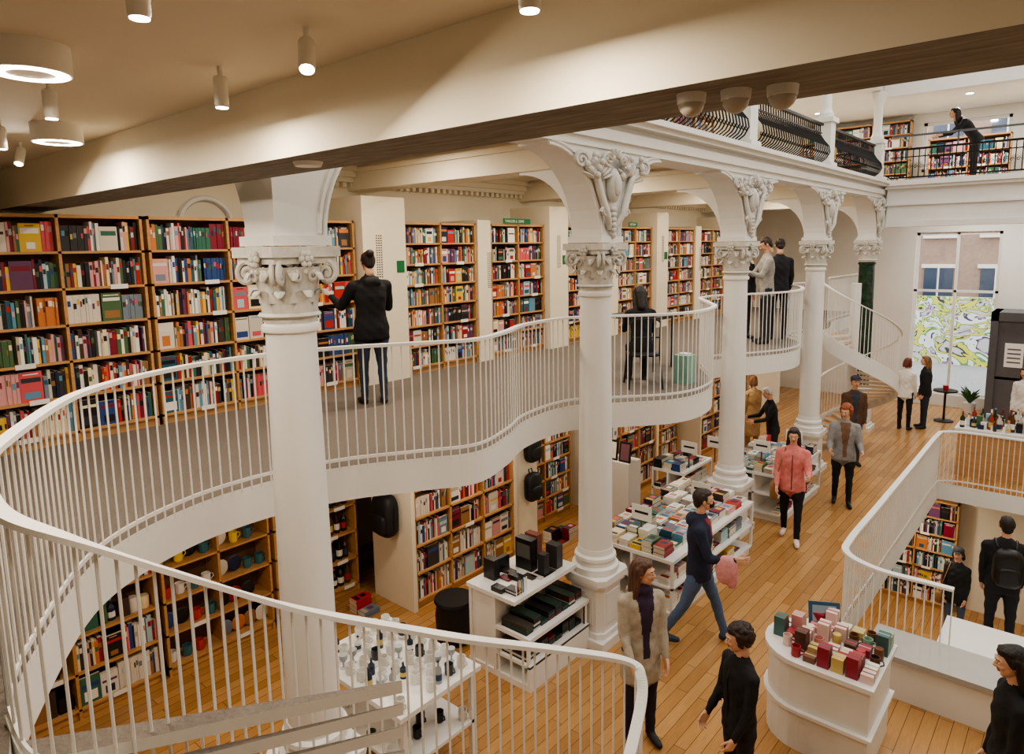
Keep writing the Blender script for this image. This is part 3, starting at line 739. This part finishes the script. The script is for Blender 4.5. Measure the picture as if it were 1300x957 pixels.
for x,y in((-.89,1.8),(-.78,1.84),(-.67,1.88)):
    mb=MB(); mb.lathe([(.038,-.026),(.041,0)],x,y,4.61,20); mb.ell((x,y,4.584),(.036,.036,.036),m=1,seg=16,rings=10)
    mb.obj('security_camera',[LAMPW,mat('dome_smoke',C(190,182,168),.15)],smooth=True,ang=50)
mb=MB(); mb.lathe([(.06,-.02),(.07,0)],-2.85,1.85,4.61,20); mb.obj('smoke_detector',[LAMPW],smooth=True)
# ------------------------------------------------------------------ outside
shell('street_ground',[(-14,20.3,-.1,14,40,0)],[mat('asphalt',C(150,148,145),.9,var=.1)])
mb=MB(); mb.box(-14,32,0,14,32.3,14)
for i in range(14):
    for j in range(4):
        x=-13+i*1.9; z=1.2+j*3.2; mb.box(x,31.93,z,x+1,32,z+1.9,m=1); mb.box(x-.1,31.9,z+1.9,x+1.1,32,z+2.05,m=2); mb.box(x+.47,31.9,z,x+.53,31.93,z+1.9,m=2); mb.box(x-.1,31.8,z-.12,x+1.1,32,z,m=2)
mb.obj('street_building',[mat('facade',C(150,122,104),.8,var=.12),mat('dark_glass',C(56,66,82),.2),mat('facade_trim',C(214,206,194),.8)])
def graf():
    m=bpy.data.materials.new('graffiti'); m.use_nodes=True; nt=m.node_tree;n=nt.nodes;p=n['Principled BSDF']
    tc=n.new('ShaderNodeTexCoord'); no=n.new('ShaderNodeTexNoise'); no.inputs['Scale'].default_value=1.3; no.inputs['Distortion'].default_value=1.8; no.inputs['Detail'].default_value=2
    cr=n.new('ShaderNodeValToRGB'); cr.color_ramp.interpolation='CONSTANT'
    E=cr.color_ramp.elements; E[0].position=0;E[0].color=(*C(190,188,182),1);E[1].position=.42;E[1].color=(*C(50,56,62),1)
    for pos,c in((.445,(204,200,80)),(.5,(96,146,92)),(.53,(220,220,214)),(.6,(60,62,74)),(.625,(160,120,150)),(.65,(190,188,182))):
        q=E.new(pos); q.color=(*C(*c),1)
    nt.links.new(tc.outputs['Object'],no.inputs['Vector']);nt.links.new(no.outputs[0],cr.inputs[0]);nt.links.new(cr.outputs[0],p.inputs['Base Color']); return m
shell('graffiti_wall',[(-14,27,0,14,27.2,2.3)],[graf()])
# ------------------------------------------------------------------ people
def remesh(mb,vox,it=4):
    me=bpy.data.meshes.new('tmp'); me.from_pydata(mb.v,[],mb.f); o=bpy.data.objects.new('tmp',me); bpy.context.scene.collection.objects.link(o)
    r=o.modifiers.new('r','REMESH'); r.mode='VOXEL'; r.voxel_size=vox
    if it: s=o.modifiers.new('s','SMOOTH'); s.factor=.5; s.iterations=it
    dg=bpy.context.evaluated_depsgraph_get(); ev=o.evaluated_get(dg); m2=ev.to_mesh()
    V=np.empty(len(m2.vertices)*3,dtype=np.float64); m2.vertices.foreach_get('co',V); V=V.reshape(-1,3)
    F=[tuple(p.vertices) for p in m2.polygons]
    ev.to_mesh_clear(); bpy.data.objects.remove(o); bpy.data.meshes.remove(me)
    return V,F
PM={}
def pm(n,c,r=.85,b=.25):
    k=(n,tuple(c))
    if k not in PM: PM[k]=mat(n,C(*c),r,var=.12,scale=25,bump=b)
    return PM[k]
SKM=mat('skin',C(215,168,138),.5,var=.04,scale=20);EW=mat('eye_white',C(230,226,220),.3);ED=mat('eye_dark',C(20,16,14),.4);LP=mat('lips',C(176,100,92),.5)
def person(name,pos,face,H=1.7,top=(40,40,45),pants=(30,30,35),shoes=(25,25,25),hair=(35,25,20),style='short',
           legs=((0,0),(0,0)),arms=((4,5,12),(4,5,12)),lean=0,hyaw=0,hpitch=0,hem=-.12,female=False,width=1.0,extra=(),shirt=None):
    rad=math.radians
    pr=[]
    cosl,sinl=math.cos(rad(lean)),math.sin(rad(lean)); pz=.93
    def T(x,y,d): return Vector((x,y*cosl+d*sinl,pz+d*cosl-y*sinl))
    ks=.9 if female else 1.0
    kw=width
    lv=[(hem,.165*(1.06 if hem<-.2 else 1),.12*(1.1 if hem<-.2 else 1)),(-.03,.165,.12),(.1,.15*(.93 if female else 1),.105),(.2,.145*(.93 if female else 1),.108),(.33,.165*ks,.12),(.43,.165*ks,.105),(.5,.115*ks,.08),(.555,.06,.06)]
    if hem<-.2: lv.insert(1,((hem-.03)/2,.172,.128))
    lv=[(a,b*kw*1.02,c*kw*1.02) for a,b,c in lv]
    pr.append(('loft',lv,0))
    pr.append(('loft',[(-.13,.14,.11),(-.02,.16*kw,.115*kw),(.1,.13,.09)],1))
    minz=9
    for sg,(p,b) in zip((-1,1),legs):
        h=Vector((sg*.088,0,pz-.03)); d=Vector((sg*.03,math.sin(rad(p)),-math.cos(rad(p)))).normalized(); k=h+d*.41
        d2=Vector((0,math.sin(rad(p-b)),-math.cos(rad(p-b)))); a=k+d2*.4
        pr.append(('cone',(h,.088*kw,k,.06),1));pr.append(('cone',(k,.059,a,.044),1)); pr.append(('cone',(h+d*.1,.085*kw,h+d*.2,.078*kw),1))
        heel=a+Vector((0,-.03,-.045)); toe=a+Vector((sg*.02,.15,-.055))
        pr.append(('cone',(heel,.036,toe,.03),2)); pr.append(('cone',(a,.038,a+Vector((0,.03,-.03)),.042),2)); pr.append(('cone',(a+Vector((sg*.01,.06,-.05)),.042,toe,.033),2))
        minz=min(minz,toe.z-.033,heel.z-.036)
    hands=[]
    for sg,ar in zip((-1,1),arms):
        a,ab,e=ar[0],ar[1],ar[2]; inn=ar[3] if len(ar)>3 else 8
        S=T(sg*.172*ks*kw,0,.44); 
        u=Vector((sg*math.sin(rad(ab)),math.sin(rad(a))*math.cos(rad(ab)),-math.cos(rad(a))*math.cos(rad(ab)))); E=S+u*.285
        f=a+e; w=Vector((sg*math.sin(rad(ab-inn)),math.sin(rad(f))*math.cos(rad(ab-inn)),-math.cos(rad(f))*math.cos(rad(ab-inn)))).normalized(); W=E+w*.235
        pr.append(('cone',(T(sg*.08,0,.465),.058,S,.06*kw),0));pr.append(('cone',(S,.06*kw,E,.046*kw),0));pr.append(('cone',(E,.046*kw,W,.034),0))
        hands.append((W,w,sg))
        pr.append(('cone',(W,.025,W+w*.04,.023),3))
    pr.append(('cone',(T(0,-.01,.5),.054,T(0,.012,.62),.049),3))
    HC=T(0,.03,.71)
    if 'scarf' in extra: pr.append(('cone',(T(-.03,.02,.54),.07,T(.03,.03,.56),.07),4))
    if 'hood' in extra:
        pr.append(('cone',(T(-.05,-.09,.49),.055,T(.05,-.09,.49),.055),0)); pr.append(('cone',(T(-.07,-.04,.52),.035,T(-.05,.05,.5),.03),0)); pr.append(('cone',(T(.07,-.04,.52),.035,T(.05,.05,.5),.03),0))
    mb=MB()
    def loftmesh(lv,m):
        seg=20; vs=[];fs=[]
        L=[]
        for i in range(len(lv)-1):
            for k in range(3):
                t=k/3; L.append([lv[i][j]*(1-t)+lv[i+1][j]*t for j in range(3)])
        L.append(list(lv[-1]))
        for d,rx,ry in L:
            for k in range(seg):
                an=2*math.pi*k/seg; c,s=math.cos(an),math.sin(an); q=T(rx*math.copysign(abs(c)**.85,c),ry*math.copysign(abs(s)**.85,s),d); vs.append(tuple(q))
        for i in range(len(L)-1):
            for k in range(seg):
                k2=(k+1)%seg; fs.append((i*seg+k,i*seg+k2,(i+1)*seg+k2,(i+1)*seg+k))
        fs.append(tuple(range(seg-1,-1,-1)));fs.append(tuple((len(L)-1)*seg+k for k in range(seg)))
        mb.add(vs,fs,m)
    for k,d,m in pr:
        if k=='cone': mb.cone(*d,m=m)
        else: loftmesh(d,m)
    V,F=remesh(mb,.013,5)
    nz=np.sin(V[:,2]*38+V[:,0]*17+np.sin(V[:,1]*23)*2)*np.sin(V[:,0]*29+V[:,1]*31+V[:,2]*9)
    low=(V[:,2]>.16)&(V[:,2]<1.42)
    dv=V.copy(); dv[:,2]=0; dn=dv/np.maximum(np.linalg.norm(dv,axis=1,keepdims=True),1e-6); V=V+dn*(nz*.0045*low)[:,None]
    FC=np.array([V[list(f)].mean(axis=0) for f in F])
    best=np.full(len(F),1e9); mi=np.zeros(len(F),int)
    for k,d,m in pr:
        if k=='cone':
            a,ra,b,rb=d; a=np.array(a);b=np.array(b);ab=b-a; t=np.clip(((FC-a)@ab)/max(ab@ab,1e-9),0,1)
            dd=np.linalg.norm(FC-(a+t[:,None]*ab),axis=1)-(ra+(rb-ra)*t)
        else:
            y=FC[:,1];z=FC[:,2]-pz; dl=y*sinl+z*cosl; yl=y*cosl-z*sinl
            zs=[q[0] for q in d]; rx=np.interp(dl,zs,[q[1] for q in d]); ry=np.interp(dl,zs,[q[2] for q in d])
            e=(np.sqrt((FC[:,0]/rx)**2+(yl/ry)**2)-1)*np.minimum(rx,ry); oz=np.maximum(np.maximum(zs[0]-dl,dl-zs[-1]),0)
            dd=np.sqrt(np.maximum(e,0)**2+oz**2)+np.minimum(e,0)
        if m==0: dd=dd-.004
        u=dd<best; best[u]=dd[u]; mi[u]=m
    if shirt:
        sel=(FC[:,1]>.04)&(np.abs(FC[:,0])<.03+.05*np.clip((FC[:,2]-pz-.1)/.4,0,1))&(FC[:,2]>pz-.05)&(FC[:,2]<pz+.53)&(mi==0)
        mi[sel]=4
    AV=[V];AF=[list(F)];AM=[list(mi)]; off=len(V)
    def addpart(V2,F2,ms):
        nonlocal off
        AV.append(V2);AF.append([tuple(i+off for i in f) for f in F2]);AM.append(ms if isinstance(ms,list) else [ms]*len(F2)); off+=len(V2)
    for W,w,sg in hands:
        hb=MB(); d=w.normalized(); side=Vector((0,1,0)); side=(side-d*side.dot(d)); 
        if side.length<.3: side=Vector((0,0,1))-d*d.z
        side.normalize(); nrm=d.cross(side)
        if nrm.x*sg>0: nrm=-nrm
        B=W+d*.03
        hb.cone(B+side*.018,.02,B+d*.06+side*.022,.017);hb.cone(B-side*.016,.02,B+d*.06-side*.022,.016);hb.cone(B,.021,B+d*.062,.018)
        for i,(o_,L) in enumerate(((.03,.072),(.01,.08),(-.01,.075),(-.029,.06))):
            p=B+d*.065+side*o_; dr=(d+side*o_*2).normalized()
            for k,ln in enumerate((.45,.32,.25)):
                ang=rad(18+k*20+i*5); dr2=(dr*math.cos(ang)+nrm*math.sin(ang)).normalized(); q=p+dr2*L*ln; hb.cone(p,.0095-k*.001,q,.0085-k*.001,seg=8); p=q
        p=B+d*.005+side*.026
        for k,(ln) in enumerate((.035,.03,.024)):
            dr2=(d*(.7+.25*k)+side*(.6-.25*k)+nrm*.35).normalized(); q=p+dr2*ln; hb.cone(p,.012-k*.001,q,.0105-k*.001,seg=8); p=q
        V2,F2=remesh(hb,.0045,2); addpart(V2,F2,3)
    HM=Matrix.Translation(HC)@Matrix.Rotation(rad(hyaw),4,'Z')@Matrix.Rotation(-rad(hpitch),4,'X')
    hb=MB()
    hb.ell((0,-.008,.02),(.074,.094,.095),seg=20,rings=14); hb.ell((0,.03,-.045),(.055,.058,.062),seg=16,rings=12); hb.ell((0,.055,-.09),(.025,.028,.02))
    hb.ell((0,.075,.012),(.052,.02,.03)); hb.cone((0,.088,.012),.008,(0,.108,-.022),.012); hb.ell((-.011,.1,-.027),(.009,.01,.008)); hb.ell((.011,.1,-.027),(.009,.01,.008))
    hb.ell((0,.085,.03),(.042,.014,.008)); hb.ell((-.034,.07,-.022),(.02,.02,.02));hb.ell((.034,.07,-.022),(.02,.02,.02))
    for sg in(-1,1): hb.ell((sg*.077,-.005,-.005),(.009,.018,.03))
    hb.cone((0,-.015,-.06),.048,(0,-.025,-.13),.05)
    V2,F2=remesh(hb,.0065,2)
    HA=np.array(HM)
    def tr(V): return V@HA[:3,:3].T+HA[:3,3]
    addpart(tr(V2),F2,3)
    def simple(fn,m):
        b=MB(); fn(b); addpart(tr(np.array(b.v)),b.f,m)
    simple(lambda b:[b.ell((sg*.03,.082,.008),(.013,.012,.0085),seg=10,rings=6) for sg in(-1,1)],5)
    def pup(b):
        for sg in(-1,1): b.ell((sg*.03,.0915,.008),(.006,.004,.006),seg=8,rings=6); b.cone((sg*.018,.093,.028),.0035,(sg*.045,.085,.029),.003,seg=6)
    simple(pup,6)
    simple(lambda b:(b.ell((0,.089,-.052),(.022,.008,.0045),seg=10,rings=6),b.ell((0,.088,-.06),(.018,.008,.005),seg=10,rings=6)),7)
    if 'mask' in extra: simple(lambda b:(b.ell((0,.068,-.045),(.052,.05,.045),seg=16,rings=10),b.tube([(-.05,.06,-.03),(-.08,-.005,.0)],.003,5),b.tube([(.05,.06,-.03),(.08,-.005,.0)],.003,5)),6)
    hb=MB(); rr=random.Random(int(pos[0]*10+pos[1]*7))
    if style!='bald':
        hb.ell((0,-.024,.03),(.08,.09,.092),seg=20,rings=14); hb.ell((0,.004,.072),(.069,.08,.045),seg=16,rings=10)
        hb.ell((0,-.06,-.03),(.062,.045,.06))
        for sg in(-1,1): hb.ell((sg*.067,-.022,.02),(.016,.045,.05)); hb.ell((sg*.072,.012,.02),(.008,.02,.03))
    if style in('long','bob'):
        L=-.25 if style=='long' else -.1
        hb.cone((0,-.06,.0),.07,(0,-.085,L+.04),.055)
        for sg in(-1,1):
            hb.cone((sg*.062,-.02,.03),.032,(sg*.078,-.03,L*.6),.03);hb.cone((sg*.078,-.03,L*.6),.03,(sg*.07,-.05,L),.02)
            hb.cone((sg*.035,.05,.088),.02,(sg*.076,.02,.0),.013)
    if style=='bun': hb.ell((0,-.115,.075),(.05,.045,.045)); hb.ell((0,-.05,-.0),(.07,.06,.08))
    if style=='curly':
        for i in range(150):
            a=rr.uniform(0,2*math.pi); z=rr.uniform(-.75,1); q=math.sqrt(max(0,1-z*z)); x=.088*q*math.cos(a);y=-.026+.1*q*math.sin(a);zz=.028+.1*z
            if y>.02 and zz<.07: continue
            hb.ell((x,y,zz),(.02,.02,.02),seg=8,rings=6)
    if hb.v:
        V2,F2=remesh(hb,.008,2 if style!='curly' else 1)
        ht=tr(V2); ht=ht+np.sin(V2[:,[0]]*190+V2[:,[1]]*60)*np.array([[.0012,.0012,.0012]])
        addpart(ht,F2,8)
    if 'cap' in extra:
        simple(lambda b:(b.ell((0,-.01,.075),(.09,.105,.06),seg=20,rings=10),b.ell((0,.1,.065),(.06,.05,.01),seg=16,rings=6)),4)
    def body(fn,m):
        b=MB(); fn(b); addpart(np.array(b.v),b.f,m)
    if 'backpack' in extra:
        def bp(b):
            b.ell(tuple(T(0,-.19,.25)),(.16,.1,.24),e=.6,seg=20,rings=14); b.ell(tuple(T(0,-.27,.17)),(.12,.05,.12),e=.6,seg=16,rings=10)
            for sg in(-1,1): b.tube([T(sg*.09,-.12,.45),T(sg*.11,-.0,.53),T(sg*.12,.13,.4),T(sg*.13,.12,.2),T(sg*.15,-.05,.08)],.018,6)
        body(bp,6)
    if 'bag' in extra:
        def bg(b):
            b.ell((.24,.02,.78),(.06,.15,.13),e=.5,seg=16,rings=10); b.tube([(.24,-.08,.88),T(.17,-.05,.52),T(.1,.06,.53),(.24,.12,.88)],.009,6)
        body(bg,9)
    if 'jacket_over_arm' in extra:
        def jk(b):
            W,w,sg=hands[1]; q=W-w*.06
            b.ell(tuple(q+Vector((0,0,-.1))),(.06,.11,.15),e=.8,seg=16,rings=10); b.ell(tuple(q+Vector((0,.05,-.17))),(.045,.06,.12),e=.8)
        body(jk,9)
    if 'book' in extra:
        def bk(b):
            q=(hands[0][0]+hands[1][0])/2+Vector((0,.1,.02)); b.tbox(Matrix.Translation(q)@Matrix.Rotation(.5,4,'X'),-.1,-.07,-.01,.1,.07,.015)
        body(bk,5)
    if 'zip' in extra:
        body(lambda b:b.tube([T(0,.122*kw+.003,-.08),T(0,.108*kw+.003,.1),T(0,.124*kw+.002,.33),T(0,.108*kw,.44)],.005,5),6)
    VV=np.vstack(AV); FF=[f for a in AF for f in a]; MM=[int(x) for a in AM for x in a]
    VV[:,2]-=minz
    s=H/1.76; VV*=s
    a=rad(face-90); R=np.array([[math.cos(a),-math.sin(a),0],[math.sin(a),math.cos(a),0],[0,0,1]]); VV=VV@R.T
    me=bpy.data.meshes.new(name); me.from_pydata(VV.tolist(),[],FF)
    HK=('hair',tuple(hair))
    if HK not in PM: PM[HK]=mat('hair',C(*hair),.5,var=.4,scale=60,bump=.5,stretch=(1,1,.15))
    acc=(215,150,150) if 'jacket_over_arm' in extra else (150,110,70)
    for m in (pm('cloth_top',top),pm('cloth_lower',pants),pm('shoe',shoes,.5,0),SKM,pm('cloth_accent',shirt or (60,60,64)),EW,ED,LP,PM[HK],pm('accessory',acc)):
        me.materials.append(m)
    me.polygons.foreach_set('material_index',MM); me.polygons.foreach_set('use_smooth',[True]*len(FF)); me.update()
    o=bpy.data.objects.new(name,me); o.location=pos; bpy.context.scene.collection.objects.link(o)
person('woman',(-5.98,4.56,2.5),160,1.68,(26,26,30),(54,66,88),(30,30,32),(40,29,24),'bun',arms=((32,22,85),(24,12,70)),female=True,width=1.22,hem=-.16,legs=((4,2),(-3,2)),hpitch=15,extra=('hood',))
person('woman',(-4.15,7.2,2.46),130,1.6,(26,26,30),(26,26,30),(20,20,20),(34,24,20),'long',legs=((86,88),(82,84)),arms=((35,8,55),(30,8,60)),female=True,hem=-.1,lean=14,hpitch=22)
person('man',(-4.25,11.5,2.5),215,1.8,(158,154,148),(50,50,56),(30,30,30),(58,40,30),'short',arms=((30,8,80),(35,8,80)),hpitch=25,extra=('book',))
person('man',(-4.25,12.1,2.5),120,1.78,(32,32,38),(30,30,36),(25,25,25),(42,30,24),'short',hpitch=15,arms=((20,8,60),(10,8,20)))
person('man',(-4.8,11.9,2.5),330,1.66,(34,34,38),(30,30,36),(25,25,25),(50,36,28),'short',hpitch=15)
person('man',(-2.94,6.33,0),25,1.76,(36,41,62),(80,100,130),(44,54,74),(52,42,36),'short',legs=((24,8),(-20,12)),arms=((-10,8,20),(20,12,75)),extra=('mask','jacket_over_arm','hood'),shirt=(150,50,60),hyaw=10,width=1.08)
person('woman',(-2.67,4.67,0),325,1.66,(176,165,148),(42,36,50),(30,30,30),(92,64,50),'long',arms=((8,5,16),(10,5,30)),female=True,hem=-.3,width=1.05,shirt=(58,44,66),hyaw=45,extra=('hood','scarf'))
person('boy',(-1.73,4.45,0),235,1.52,(26,26,30),(36,36,40),(25,25,25),(48,34,27),'curly',arms=((8,4,20),(10,4,25)),hyaw=-20,hpitch=10,extra=('zip',))
person('woman',(-3.05,9.5,0),285,1.67,(216,128,122),(24,24,28),(225,210,205),(48,34,28),'long',legs=((12,4),(-8,14)),arms=((25,10,70),(10,6,25)),female=True,width=1.14,extra=('bag','zip','hood'),hpitch=8)
person('woman',(-2.87,11.37,0),290,1.66,(142,140,138),(26,26,30),(25,25,25),(150,80,45),'curly',legs=((6,2),(-6,6)),arms=((15,10,60),(15,10,60)),female=True,width=1.16,hyaw=-25,hpitch=10,shirt=(120,90,70))
person('man',(-3.3,13.6,0),300,1.72,(92,66,48),(50,50,60),(40,32,28),(90,80,75),'short',extra=('cap',),shirt=(60,60,70))
person('woman',(-4.35,12.35,0),220,1.6,(28,28,32),(40,40,46),(25,25,25),(215,210,205),'short',female=True,lean=8,hpitch=15,arms=((30,8,50),(30,8,50)))
person('woman',(-4.95,12.9,0),150,1.66,(176,142,98),(150,120,85),(60,40,30),(120,85,55),'bob',female=True,hem=-.45)
person('woman',(-3.06,16.9,0),80,1.64,(225,222,215),(26,26,30),(25,25,25),(100,50,38),'bob',female=True,arms=((20,8,70),(10,5,10)))
person('woman',(-2.75,17.3,0),200,1.66,(32,32,36),(45,52,66),(25,25,25),(130,95,65),'long',female=True,width=1.08)
person('man',(-.62,10.1,-1.02),105,1.8,(28,28,32),(34,34,38),(20,20,20),(38,28,23),'short',legs=((4,2),(-4,6)),extra=('backpack',),width=1.08)
person('woman',(-1.45,13.3,-2.7),265,1.68,(32,34,36),(80,95,120),(25,25,25),(30,22,20),'bob',female=True,hem=-.2,extra=('bag','cap'))
person('woman',(-.2,5.1,0),200,1.64,(26,26,28),(30,30,34),(25,25,25),(32,25,22),'long',female=True,hpitch=10,arms=((5,3,10),(5,3,10)))
person('woman',(-2.2,17.6,5.46),200,1.66,(32,32,36),(30,30,34),(25,25,25),(34,26,22),'long',female=True,lean=35,arms=((40,10,40),(40,10,40)))
person('woman',(-.95,16.7,0),250,1.68,(225,222,218),(40,44,56),(25,25,25),(60,42,34),'long',female=True)
def chair(x,y,z,rz):
    e=empty('chair',(x,y,z),rz); mb=MB()
    mb.ell((0,0,.4),(.2,.2,.03),e=.6,seg=20,rings=8)
    for sx in(-1,1):
        mb.tube([(sx*.2,-.24,0),(sx*.17,-.19,.42),(sx*.17,-.22,.8)],.012,6); mb.tube([(sx*.19,.2,0),(sx*.16,.16,.4)],.012,6)
    mb.tube(catmull([(-.17,-.22,.8),(-.1,-.25,.84),(.1,-.25,.84),(.17,-.22,.8)],5),.014,6); mb.tube([(-.17,-.21,.62),(.17,-.21,.62)],.01,6)
    mb.obj('seat',[BLACK],e,smooth=True)
chair(-4.12,7.17,2.5,math.radians(40))
mb=MB(); mb.box(-5.2,8.0,3.2,-4.4,8.6,3.24)
for x in(-5.17,-4.46):
    for y in(8.03,8.54): mb.box(x,y,2.5,x+.03,y+.03,3.2)
mb.obj('side_table',[BLACK])
mb=MB(); mb.box(-3.9,7.55,2.5,-3.7,7.75,2.85,c=C(130,180,165)); mb.box(-3.86,7.6,2.85,-3.74,7.7,2.87,c=C(240,240,238)); mb.obj('shopping_bag',[BOOK])
NYL=mat('nylon',C(28,28,32),.6,var=.2,bump=.2)
def backpack(x,y,z,rz,s=1):
    e=empty('backpack',(x,y,z),rz); mb=MB()
    mb.ell((0,-.09*s,0),(.15*s,.09*s,.22*s),e=.55,seg=20,rings=14); mb.ell((0,-.17*s,-.07*s),(.11*s,.04*s,.1*s),e=.55,seg=16,rings=10)
    mb.tube([(-.03,-.05,.2*s),(-.03,-.03,.27*s),(.03,-.03,.27*s),(.03,-.05,.2*s)],.01,6)
    for sx in(-1,1): mb.tube([(sx*.16*s,-.09*s,-.15*s),(sx*.165*s,-.09*s,.12*s)],.01,6)
    mb.obj('bag_body',[NYL],e,smooth=True)
backpack(-6.05,4.79,1.8,0,1.15);backpack(-6.05,4.79,1.15,0,1.15);backpack(-5.72,6.9,1.5,math.pi/2,.9);backpack(-5.72,6.9,.95,math.pi/2,.9)
pier(6.69,7.1,-6.44,-5.73,0,2.15,'shelf_partition',False)
mb=MB()
for k in range(5): mb.lathe([(.2+.02*k,.03+.07*k-.004),(.205+.02*k,.03+.07*k+.004)],-5.0,7.7,0,20,caps=False)
for k in range(16):
    a=k*math.pi/8; mb.tube([(-5.0+.2*math.cos(a),7.7+.2*math.sin(a),.02),(-5.0+.29*math.cos(a),7.7+.29*math.sin(a),.33)],.006,5)
mb.lathe([(.2,.0),(.2,.03)],-5.0,7.7,0,20); mb.obj('wire_basket',[BLACK])
mb=MB(); mb.lathe([(.2,.0),(.21,.3),(.19,.42),(.22,.44),(.21,.47)],-5.0,4.75,0,20); mb.obj('leather_stool',[BLACK],smooth=True)
# ------------------------------------------------------------------ world, camera
w=bpy.data.worlds.new('World'); bpy.context.scene.world=w; w.use_nodes=True
bg=w.node_tree.nodes['Background']; bg.inputs[0].default_value=(.86,.93,1,1); bg.inputs[1].default_value=4.2
psi=math.radians(40.9);p=math.radians(7.9);th=.0161
R=Vector((math.cos(psi),math.sin(psi),0));F=Vector((-math.sin(psi)*math.cos(p),math.cos(psi)*math.cos(p),-math.sin(p)));U=R.cross(F)
Rc=R*math.cos(th)-U*math.sin(th);Uc=U*math.cos(th)+R*math.sin(th)
cam=bpy.data.cameras.new('camera');co=bpy.data.objects.new('camera',cam);bpy.context.scene.collection.objects.link(co)
M=Matrix(((Rc.x,Uc.x,-F.x,0),(Rc.y,Uc.y,-F.y,0),(Rc.z,Uc.z,-F.z,4.2),(0,0,0,1)))
co.matrix_world=M; cam.sensor_width=36; cam.lens=860/1300*36; cam.shift_y=-45.5/1300; cam.clip_start=.05
bpy.context.scene.camera=co
vs=bpy.context.scene.view_settings
try: vs.look='AgX - Medium High Contrast'
except Exception: pass
vs.exposure=-0.1
